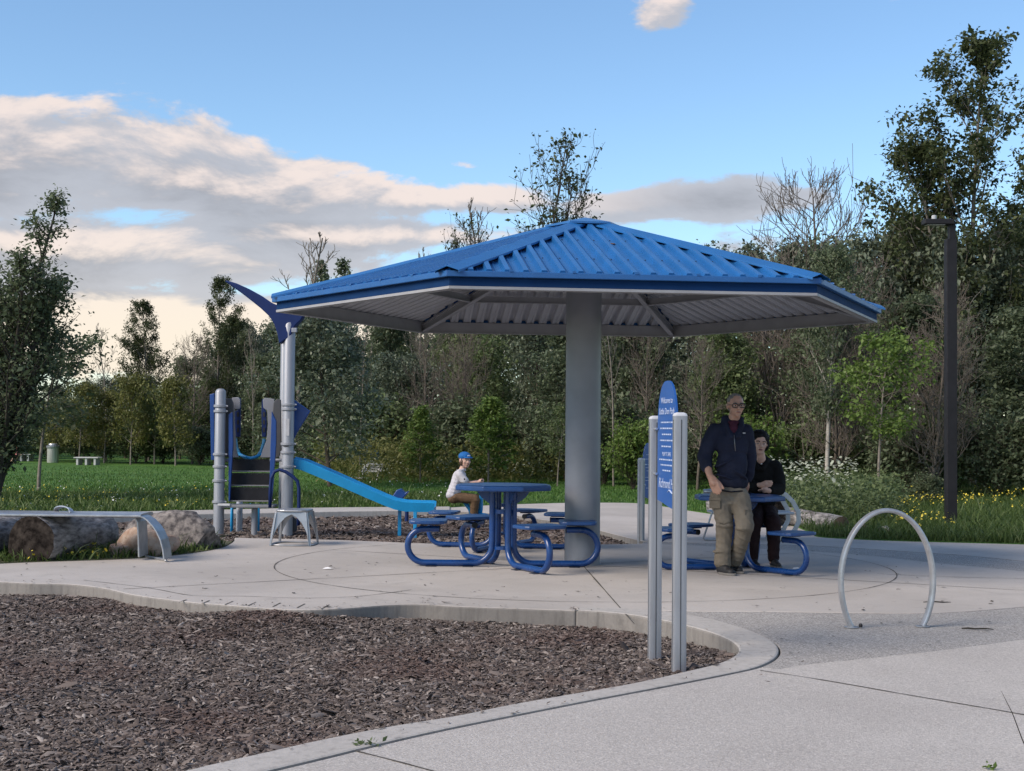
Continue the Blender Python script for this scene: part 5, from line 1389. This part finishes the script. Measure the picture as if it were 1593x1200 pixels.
# jacket: shell with creases, open collar over a maroon shirt
f = Figure(); f.ell(K(1138, 690, .0), (.165, .118, .165)); f.ell(K(1138.5, 722), (.150, .122, .19)); f.ell(K(1139, 750), (.150, .118, .085))
f.cap(K(1116, 671), K(1157, 672), .072); f.ell(K(1139, 658, .03), (.112, .085, .07)); f.chain([K(1127, 652, .0), K(1140, 650, .065), K(1152, 653, .0)], [.026, .028, .026])
f.chain([K(1113, 672), K(1102, 692, .01), K(1096.5, 709, .02), K(1099.5, 727, -.045)], [.080, .074, .070, .056])
f.ell(K(1099.5, 727, -.045), (.058, .058, .022)); f.ell(K(1097, 713, .01), (.072, .07, .024))
f.chain([K(1158, 673), K(1163, 694, .05), K(1166, 709, .10), K(1164, 735, .12), K(1162, 744, .13)], [.078, .070, .062, .055, .048])
f.ell(K(1131, 717, -.05), (.14, .09, .016), Matrix.Rotation(R(-28), 3, 'Y')); f.ell(K(1146, 735, -.05), (.12, .09, .014), Matrix.Rotation(R(34), 3, 'Y')); f.ell(K(1128, 742, -.05), (.12, .09, .014), Matrix.Rotation(R(14), 3, 'Y'))
f.chain([K(1127, 652, .0), K(1130, 664, -.06), K(1137, 679, -.105)], [.026, .028, .024]); f.chain([K(1152, 653, .0), K(1152, 664, -.06), K(1147, 679, -.105)], [.026, .028, .024])
jk = f.put('jacket', cloth('navy_shell', (.014, .017, .034), .25, 5), man, .0085, 2, fold=(.010, 7, 1.1))
jk.active_material.node_tree.nodes['Principled BSDF'].inputs['Roughness'].default_value = .55
f = Figure(); f.ell(K(1141, 668, -.075), (.05, .03, .065)); f.ell(K(1141, 657.5, -.03), (.064, .058, .024))
f.put('shirt', cloth('maroon_knit', (.055, .014, .028)), man, .009, 3)
MB().tube([K(1142, 677, -.128), K(1143, 690, -.135), K(1144, 702, -.132)], .0035, 6).build('zip', mat('zip_grey', (.2, .2, .21), .4, .5), jk, True)
MB().box(K(1157.5, 674, -.098), (.028, .006, .012), Matrix.Rotation(R(25), 3, 'Z')).build('chest_emblem', mat('emblem_pale', (.35, .35, .37), .6), jk)
MB().tube([K(1121, 763, -.10), K(1137, 765.5, -.132), K(1155, 764, -.10)], .007, 6).build('hem', cloth('navy_hem', (.008, .009, .018)), jk, True)
z0 = .0
shoe(man, (K(1121, 893).x, -.01, 0), (K(1136, 893).x, -.17, 0), .048); a = K(1143, 885, .10); shoe(man, (a.x - .03, .16, 0), (a.x + .05, .02, 0), .046)

# ---------------------------------------------------------------- seated woman
WY = TAB3[1] + .62; wo_ = Vector((xat(1184, WY), WY, 0))
wom = thing('person', wo_, 'person with short black hair and black jacket seated with forearms on the blue table', 'person')
def K(px, py, dy=0.0): return AT(px, py, WY + dy) - wo_
H = head_axes(R(0), R(2)) @ Matrix.Rotation(R(5), 3, 'Y')
f = Figure(); hc = K(1181.5, 690.5, -.10); q = add_head(f, hc, 1.0, H)
f.chain([K(1182, 704, -.07), K(1184, 716, -.04)], [.048, .05]); f.ell(K(1185, 742), (.12, .085, .17)); f.ell(K(1184, 778, .02), (.13, .09, .12)); f.cap(K(1167, 724), K(1204, 724), .045)
f.chain([K(1165, 727, -.01), K(1164, 744, -.06), K(1166, 756, -.12), K(1184, 755, -.30)], [.035, .03, .03, .027]); hand(f, K(1184, 755, -.30), K(1191, 753, -.32), K(1202, 752.5, -.33), K(1196, 749, -.34), (0, -.2, 1), .92)
f.chain([K(1206, 728, -.01), K(1211, 747, -.06), K(1212, 760, -.12), K(1196, 764, -.28)], [.035, .03, .03, .027]); hand(f, K(1196, 763, -.28), K(1189, 763, -.31), K(1179, 763.5, -.33), K(1187, 760, -.35), (0, -1, .3), .92)
f.chain([K(1177, 795, .0), K(1172, 815, -.38), K(1170, 874, -.34)], [.08, .06, .04]); f.chain([K(1192, 795, .0), K(1202, 815, -.38), K(1203, 874, -.34)], [.08, .06, .04])
body = f.put('body', SK2, wom, .0075, 3)
face_bits(q, 1.0, H, body, M_hairk, mouth_open=True)
f = Figure(); f.ell(q(0, .036, .056), (.106, .106, .090), H); f.ell(q(-.078, .045, .0), (.032, .054, .074), H); f.ell(q(.078, .045, .0), (.032, .054, .074), H); f.ell(q(0, .08, -.01), (.085, .055, .085), H); f.ell(q(-.03, -.04, .082), (.055, .042, .020), H)
f.put('hair', M_hairk, body, .009, 2)
f = Figure(); f.ell(K(1186, 744), (.152, .118, .175)); f.ell(K(1185, 775, .01), (.155, .118, .13)); f.cap(K(1167, 726), K(1205, 727), .066); f.ell(K(1185, 717, .03), (.095, .075, .05))
f.chain([K(1165, 728), K(1163, 744, -.05), K(1166, 757, -.12), K(1178, 757, -.24)], [.068, .066, .060, .046]); f.chain([K(1207, 729), K(1211, 747, -.06), K(1212, 760, -.12), K(1199, 764.5, -.25)], [.068, .068, .064, .046])
f.cap(K(1173, 716, -.03), K(1180, 730, -.11), .024); f.cap(K(1193, 716, -.03), K(1186, 730, -.11), .024)
f.put('jacket', cloth('black_fleece', (.0055, .0055, .006)), wom, .0085, 3, fold=(.009, 8, 1.2))
f = Figure(); f.ell(K(1185, 796, .02), (.165, .13, .085)); f.chain([K(1178, 797, -.03), K(1173, 813, -.37), K(1171, 842, -.37), K(1170, 870, -.34)], [.092, .080, .062, .056]); f.chain([K(1193, 797, -.03), K(1203, 813, -.37), K(1204, 842, -.37), K(1203, 868, -.34)], [.092, .082, .062, .056])
f.put('trousers', cloth('maroon_trouser', (.020, .010, .011)), wom, .0085, 3, fold=(.008, 8, 1.5))
MB().ell(K(1184.5, 722, -.115), .008).build('pendant', M_chrome, wom, True)
for px in (1170, 1203):
    a = K(px, 880, -.34); shoe(wom, (a.x, -.33, 0), (a.x + .03, -.50, 0), .042)

# ---------------------------------------------------------------- boy on the rider
bo = Vector((RO.x, RO.y, 0)); boy = thing('person', bo, 'person in blue cap, white T-shirt and brown trousers riding the playground rider', 'person')
def K(px, py, dy=0.0): return AT(px, py, RY + dy) - bo
H = head_axes(R(32), R(2))
f = Figure(); hc = K(723.5, 716.5, -.02); q = add_head(f, hc, .98, H)
f.chain([K(722, 724), K(718, 733)], [.042, .05]); f.ell(K(713, 745), (.085, .10, .11)); f.ell(K(706, 764), (.085, .10, .10)); f.cap(K(714, 738, -.10), K(716, 738, .10), .045)
f.chain([K(716, 740, -.11), K(726, 753, -.13), K(744, 750.5, -.10)], [.04, .033, .024]); hand(f, K(744, 750.5, -.10), K(748, 748.5, -.10), K(752.5, 748, -.08), K(747, 746, -.07), (0, .3, 1), .8, -.01)
f.chain([K(717, 740, .11), K(728, 752, .12), K(745, 749.5, .09)], [.04, .033, .024]); hand(f, K(745, 749.5, .09), K(749, 748, .09), K(753, 748, .08), K(748, 746, .07), (0, -.3, 1), .8, .01)
f.chain([K(707, 773, -.07), K(740, 776, -.11), K(737, 799, -.09)], [.065, .05, .035]); f.chain([K(707, 773, .07), K(742, 775, .11), K(742, 799, .09)], [.065, .05, .035])
body = f.put('body', SK3, boy, .0075, 3); face_bits(q, .98, H, body, M_hairb, brows=False)
f = Figure(); f.ell(q(0, .025, .035), (.082, .098, .078), H); f.ell(q(-.055, .012, -.025), (.030, .05, .055), H); f.ell(q(.058, .015, -.02), (.026, .05, .05), H); f.put('hair', M_hairb, body, .009, 2)
M_cap = cloth('cap_blue', (.02, .125, .36), .1)
f = Figure(); f.ell(q(0, .016, .058), (.088, .104, .070), H); cp = f.put('cap', M_cap, boy, .008, 3)
brim = [q(.072 * math.cos(R(a)), -.075 - .075 * math.sin(R(a)), .045 - .016 * math.sin(R(a)) + .012 * (1 - abs(math.cos(R(a))))) for a in range(0, 181, 15)]
n = len(brim); c0 = [q(.072 * math.cos(R(a)), -.04, .05) for a in range(0, 181, 15)]
vs = [p for p in brim] + c0 + [p + Vector((0, 0, .009)) for p in brim] + [p + Vector((0, 0, .009)) for p in c0]
fs = []
for i in range(n - 1): fs += [(i, n + i, n + i + 1, i + 1), (2 * n + i, 2 * n + i + 1, 3 * n + i + 1, 3 * n + i), (i, i + 1, 2 * n + i + 1, 2 * n + i)]
MB().add(vs, fs).build('cap_brim', M_cap, cp, True)
MB().ell(q(.012, -.088, .072), (.026, .006, .012), H).build('cap_emblem', mat('emblem_white', (.55, .62, .7), .6), cp, True)
f = Figure()
for i in range(7): f.ell(K(715 - 10 * i / 6, 740 + 30 * i / 6), (.092 + .012 * i / 6, .135 + .005 * i / 6, .075))
f.cap(K(714.5, 737, -.09), K(716.5, 737, .09), .062); f.ell(K(719, 731), (.055, .06, .03))
f.cap(K(716, 740, -.12), K(723, 748, -.14), .056, .054); f.cap(K(717, 740, .12), K(724, 748, .13), .056, .054)
sh = f.put('t_shirt', cloth('white_tee', (.52, .51, .55), .06), boy, .008, 5, fold=(.008, 9, 1.0))
MB().box(K(722.5, 746, -.192), (.018, .006, .03)).build('chest_print', M_black, sh)
f = Figure(); f.ell(K(707, 776), (.10, .13, .065)); f.chain([K(709, 774, -.07), K(739, 777, -.11), K(737, 797, -.09)], [.078, .066, .056]); f.chain([K(709, 774, .07), K(741, 776, .11), K(742, 797, .09)], [.078, .066, .056])
f.put('trousers', cloth('brown_cotton', (.135, .085, .05)), boy, .008, 3, fold=(.008, 9, 1.4))
a = K(740, 803, -.09); shoe(boy, (a.x - .05, -.10, a.z - .02), (a.x + .07, -.13, a.z - .02), .036); a = K(744, 803, .09); shoe(boy, (a.x - .04, .10, a.z - .02), (a.x + .07, .12, a.z - .02), .036)

# ---------------------------------------------------------------- far person in pink at the lawn table
g = G(22, 722); pp = thing('person', (g.x, g.y, .01), 'person in pink top crouching by the low white table across the lawn', 'person'); PY = g.y
def K(px, py, dy=0.0): return AT(px, py, PY + dy) - Vector((g.x, g.y, .01))
f = Figure(); q = add_head(f, K(26, 695.5), .8, head_axes(R(50))); f.chain([K(25, 700), K(24, 702)], [.05, .05]); f.ell(K(24, 707), (.11, .12, .15)); f.chain([K(20, 712), K(15, 712), K(16, 721)], [.07, .06, .045])
f.chain([K(24, 713), K(19, 715, -.1), K(20, 721, -.1)], [.07, .06, .045]); f.chain([K(25, 704, -.1), K(29, 709, -.15), K(33, 708, -.12)], [.04, .035, .03]); f.put('body', SK3, pp, .016, 2)
f = Figure(); f.ell(K(24, 707), (.135, .14, .15)); f.cap(K(25, 703, -.12), K(28, 708, -.15), .05); f.cap(K(25, 703, .12), K(28, 708, .13), .05); f.put('pink_top', cloth('pink_cotton', (.55, .22, .22)), pp, .016, 2)
f = Figure(); f.ell(K(25.5, 693.5), (.085, .085, .07)); f.put('hair', M_hairb, pp, .016, 1)

# ================================================================== LOGS, BOULDERS, STONES
def rock(name, loc, dims, seed, m, label, rz=0.0, cuts=.28, sub=4, cat='boulder'):
    bm = bmesh.new(); bmesh.ops.create_icosphere(bm, subdivisions=sub, radius=1); rnd = random.Random(seed)
    planes = [(Vector((rnd.gauss(0, 1), rnd.gauss(0, 1), rnd.gauss(.2, .8))).normalized(), rnd.uniform(.62, .92)) for _ in range(13)]
    from mathutils import noise
    for v in bm.verts:
        p = v.co.copy()
        for nrm, dd in planes:
            k = p.dot(nrm) - dd
            if k > 0: p -= nrm * k * .9
        p *= 1 + .09 * noise.noise(p * 2.3 + Vector((seed, 0, 0))) + .045 * noise.noise(p * 6 + Vector((0, seed, 0))) + .02 * noise.noise(p * 15)
        v.co = Vector((p.x * dims[0], p.y * dims[1], p.z * dims[2]))
    me = bpy.data.meshes.new(name); bm.to_mesh(me); bm.free()
    o = mkobj(name, me, m, None, 38); o.location = loc; o.rotation_euler = (0, 0, rz)
    return tag(o, label, cat)
M_rockd = mat('rock_dark', (.045, .042, .046), .85, spec=.12, col2=(.27, .245, .23), scale=15, bump=.9, bscale=25, detail=9)
M_rocko = mat('rock_orange', (.27, .16, .105), .85, col2=(.42, .34, .28), scale=11, bump=.8, bscale=26, detail=8)
M_rockp = mat('rock_pale', (.28, .26, .25), .85, col2=(.40, .38, .36), scale=6, bump=.6, bscale=25, detail=8)
g = G(268, 853); rock('boulder', (g.x + .0, g.y + .1, .11), (.60, .40, .32), 3, M_rockd, 'large rough dark grey boulder next to the play structure post', R(-8))
g = G(230, 863); rock('boulder', (g.x, g.y, .09), (.33, .26, .23), 8, M_rocko, 'pinkish orange boulder seen through the bench leg loop', R(12))
g = G(190, 864); rock('boulder', (g.x, g.y, .03), (.16, .14, .12), 5, M_rocko, 'small orange stone between the log and the orange boulder', R(30))
g = G(329, 852); rock('stone', (g.x, g.y, .03), (.055, .05, .045), 6, mat('stone_white', (.5, .5, .5), .7), 'little white stone at the edge of the planting bed', cat='stone')
M_log = mat('log_grey', (.075, .072, .074), .9, spec=.12, col2=(.36, .345, .34), scale=7, vscale=(1, 3, 3), bump=1.0, bscale=9, detail=8)
M_logend = mat('log_end', (.006, .005, .005), .98, spec=.03, col2=(.055, .046, .040), scale=13, bump=.9, bscale=14, detail=8)
def log(name, p0, p1, r0, r1, label, seed, flat=1.0, endm=None):
    p0, p1 = Vector(p0), Vector(p1); L = (p1 - p0).length; d = (p1 - p0).normalized(); yaw = math.atan2(d.y, d.x)
    root = thing(name, (p0.x, p0.y, p0.z), label, 'log', rz=yaw); N, K_ = 16, 28; rnd = random.Random(seed)
    from mathutils import noise
    vs, fs = [], []
    for i in range(N + 1):
        t = i / N
        for k in range(K_):
            a = 2 * math.pi * k / K_; r = r0 + (r1 - r0) * t
            nz = noise.noise(Vector((t * L * 2, math.cos(a) * 1.6 + seed, math.sin(a) * 1.6))) * .10 + noise.noise(Vector((t * L * 4, math.cos(a) * 6, math.sin(a) * 6 + seed))) * .05
            r *= 1 + nz
            if k % 7 == 0: r *= .97
            vs.append((t * L, r * math.cos(a), r * math.sin(a) * flat + (p1.z - p0.z) * t))
    for i in range(N):
        for k in range(K_): fs.append((i * K_ + k, i * K_ + (k + 1) % K_, (i + 1) * K_ + (k + 1) % K_, (i + 1) * K_ + k))
    MB().add(vs, fs).build('bark', M_log, root, smoothed=50)
    for i, nm in ((0, 'cut_end'), (N, 'cut_end')):
        ring = vs[i * K_:(i + 1) * K_]; c = Vector((ring[0][0], 0, sum(v[2] for v in ring) / K_)); s = -.55 if i == 0 else .55
        mb = MB(); vv = [Vector(v) for v in ring] + [Vector((v[0] + s * .012, v[1] * .8, c.z + (v[2] - c.z) * .8)) for v in ring] + [Vector((v[0] + s * .03, v[1] * .4, c.z + (v[2] - c.z) * .4)) for v in ring] + [c + Vector((s * .04, 0, 0))]
        ff = [(k, K_ + k, K_ + (k + 1) % K_, (k + 1) % K_) for k in range(K_)] + [(K_ + k, 2 * K_ + k, 2 * K_ + (k + 1) % K_, K_ + (k + 1) % K_) for k in range(K_)] + [(2 * K_ + k, 3 * K_, 2 * K_ + (k + 1) % K_) for k in range(K_)]
        if i > 0: ff = [tuple(reversed(x)) for x in ff]
        mb.add(vv, ff).build(nm, endm or M_logend, root)
    return root
a = G(45, 874); b_ = G(128, 862)
log('weathered_log', (a.x, a.y + .05, .20), (b_.x + .02, b_.y + .55, .17), .25, .235, 'thick weathered grey log with dark cut end, under the steel bench', 2)
a = G(-70, 874); b_ = G(10, 858); log('weathered_log', (a.x, a.y + .2, .18), (b_.x, b_.y + .35, .17), .2, .2, 'second grey log partly hidden past the dark cut end', 5)
a = G(1322, 829); b_ = G(1185, 812)
log('driftwood_log', (a.x - .1, a.y + .05, .10), (b_.x, b_.y + .2, .16), .12, .13, 'pale driftwood log lying by the verge below the white flowers', 7, endm=mat('log_end_brown', (.05, .033, .022), .9, col2=(.10, .07, .05), scale=12))
a = G(1215, 822); b_ = G(1120, 812); log('driftwood_log', (a.x, a.y + .35, .22), (b_.x, b_.y + .6, .22), .15, .15, 'pale log on top, half behind the curved steel bench', 9)
g = G(1345, 833); rock('stone', (g.x, g.y + .1, .05), (.12, .10, .10), 14, mat('stone_brown', (.06, .042, .032), .9, col2=(.10, .075, .06), scale=9), 'round dark brown stump like stone seen through the hoop rack', cat='stone')
g = G(1383, 834); rock('stone', (g.x, g.y + .15, .04), (.15, .11, .08), 15, M_rockp, 'pale flat stone in the grass just past the brown stone', cat='stone')
g = G(1290, 826); rock('stone', (g.x, g.y + .02, .05), (.20, .10, .09), 16, M_rockp, 'pale lumpy stone against the end of the driftwood log', cat='stone')

# ================================================================== LITTER
rng = np.random.default_rng(3); P = px_ground(420, -40, 1640, 856, 950, 51, pad_poly, z=.004)
P2 = px_ground(46, 1180, 1640, 955, 1020, 52, None, z=.002)
P = np.concatenate([P[:240], P2]); V, F, t = leaves(rng, P, len(P), .0001, .03, droop=0, elong=.6); V[:, 2] = np.abs(V[:, 2] - .004) * .25 + .005
tag(mkobj('leaf_litter', fast_mesh('leaf_litter', V, F, t), mat('litter_brown', (.035, .03, .024), .9, var=.4, scale=3)), 'dark scraps of dry leaf scattered over the paving', 'leaf litter', kind='stuff')
# chips kicked out of the pit on to the kerb and the pad edge
rng = np.random.default_rng(61); E_ = [(v.x, v.y) for v in PF] + [(v.x, v.y) for v in NI]; E_ = np.array(E_); k = rng.integers(0, len(E_) - 1, 900); tt = rng.random((900, 1))
P = E_[k] * (1 - tt) + E_[k + 1] * tt + rng.normal(0, 1, (900, 2)) * rng.exponential(.07, (900, 1)); P = np.concatenate([P, np.full((900, 1), .007)], 1)
P = P[~in_poly(P[:, 0], P[:, 1], pit_poly)][:330]; V, F, t = leaves(rng, P, len(P), .0001, .028, droop=0, elong=.3); V[:, 2] = np.abs(V[:, 2] - .007) * .3 + .010
tag(mkobj('spilled_chips', fast_mesh('spilled_chips', V, F, t), M_chip), 'stray bark chips lying on the kerb and pad edge', 'bark chips', kind='stuff')
g = G(1520, 980); tw = MB(); rnd = random.Random(2)
pts = [(-.10, .02, .006), (-.06, .005, .010), (-.01, .006, .006), (.05, -.006, .010), (.11, -.01, .006)]
tag(tw.tube(pts, [.005, .007, .006, .006, .003], 6).build('twig', mat('twig_dark', (.025, .022, .017), .9), None, True, loc=(g.x, g.y, 0)), 'dark broken twig on the aggregate next to the hoop rack', 'twig')
g = G(1460, 938); tag(MB().tube([(-.12, 0, .005), (-.04, .01, .009), (.03, -.006, .006), (.10, .01, .005)], [.003, .005, .005, .002], 6).build('twig', MATS['twig_dark'], None, True, loc=(g.x, g.y, 0)), 'dark twig on the smooth pad behind the hoop rack leg', 'twig')
for px, py, lab in ((510, 886, 'scrap of white paper on the pad in front of the stool'), (1240, 886, 'scrap of white paper on the pad past the occupied table')):
    g = G(px, py); tag(MB().add([(-.05, -.02, .006), (.04, -.025, .012), (.05, .02, .006), (-.03, .025, .016), (0, 0, .022)], [(0, 1, 4), (1, 2, 4), (2, 3, 4), (3, 0, 4)]).build('paper_scrap', mat('paper_white', (.75, .76, .78), .7), None, loc=(g.x, g.y, 0)), lab, 'litter')
g = G(566, 1161); tf = thing('weed_tuft', (g.x, g.y, 0), 'small green weed growing in the joint along the front kerb', 'weed')
V, F, t = leaves(np.random.default_rng(8), np.array([[0, 0, .006], [.03, .01, .008], [-.03, -.008, .008], [.055, .015, .006]]), 40, .009, .022, droop=-.1); mkobj('leaves', fast_mesh('weed', V, F, t), L_mid, tf)
g = G(1530, 1195); V, F, t = leaves(np.random.default_rng(9), np.array([[0, 0, .01], [.02, -.02, .01]]), 16, .008, .024, droop=-.3); tf = thing('weed_tuft', (g.x, g.y, 0), 'small green weed poking from the near path edge', 'weed'); mkobj('leaves', fast_mesh('weed', V, F, t), L_bright, tf)
a, b_ = G(1598, 1172), G(1562, 1082)
p = [Vector((a.x, a.y, 0)), Vector((a.x - .015, a.y + .05, .09)), Vector((a.x - .05, a.y + .12, .15)), Vector((a.x - .085, a.y + .16, .19))]
tag(MB().tube([Vector((a.x, a.y - .02, 0)), AT(1590, 1150, a.y), AT(1575, 1110, a.y), AT(1558, 1076, a.y)], [.003, .0025, .002, .0008], 5).build('grass_stalk', MATS['twig_dark'], None, True), 'single thin dark grass stalk sticking up from the near path', 'grass stalk')
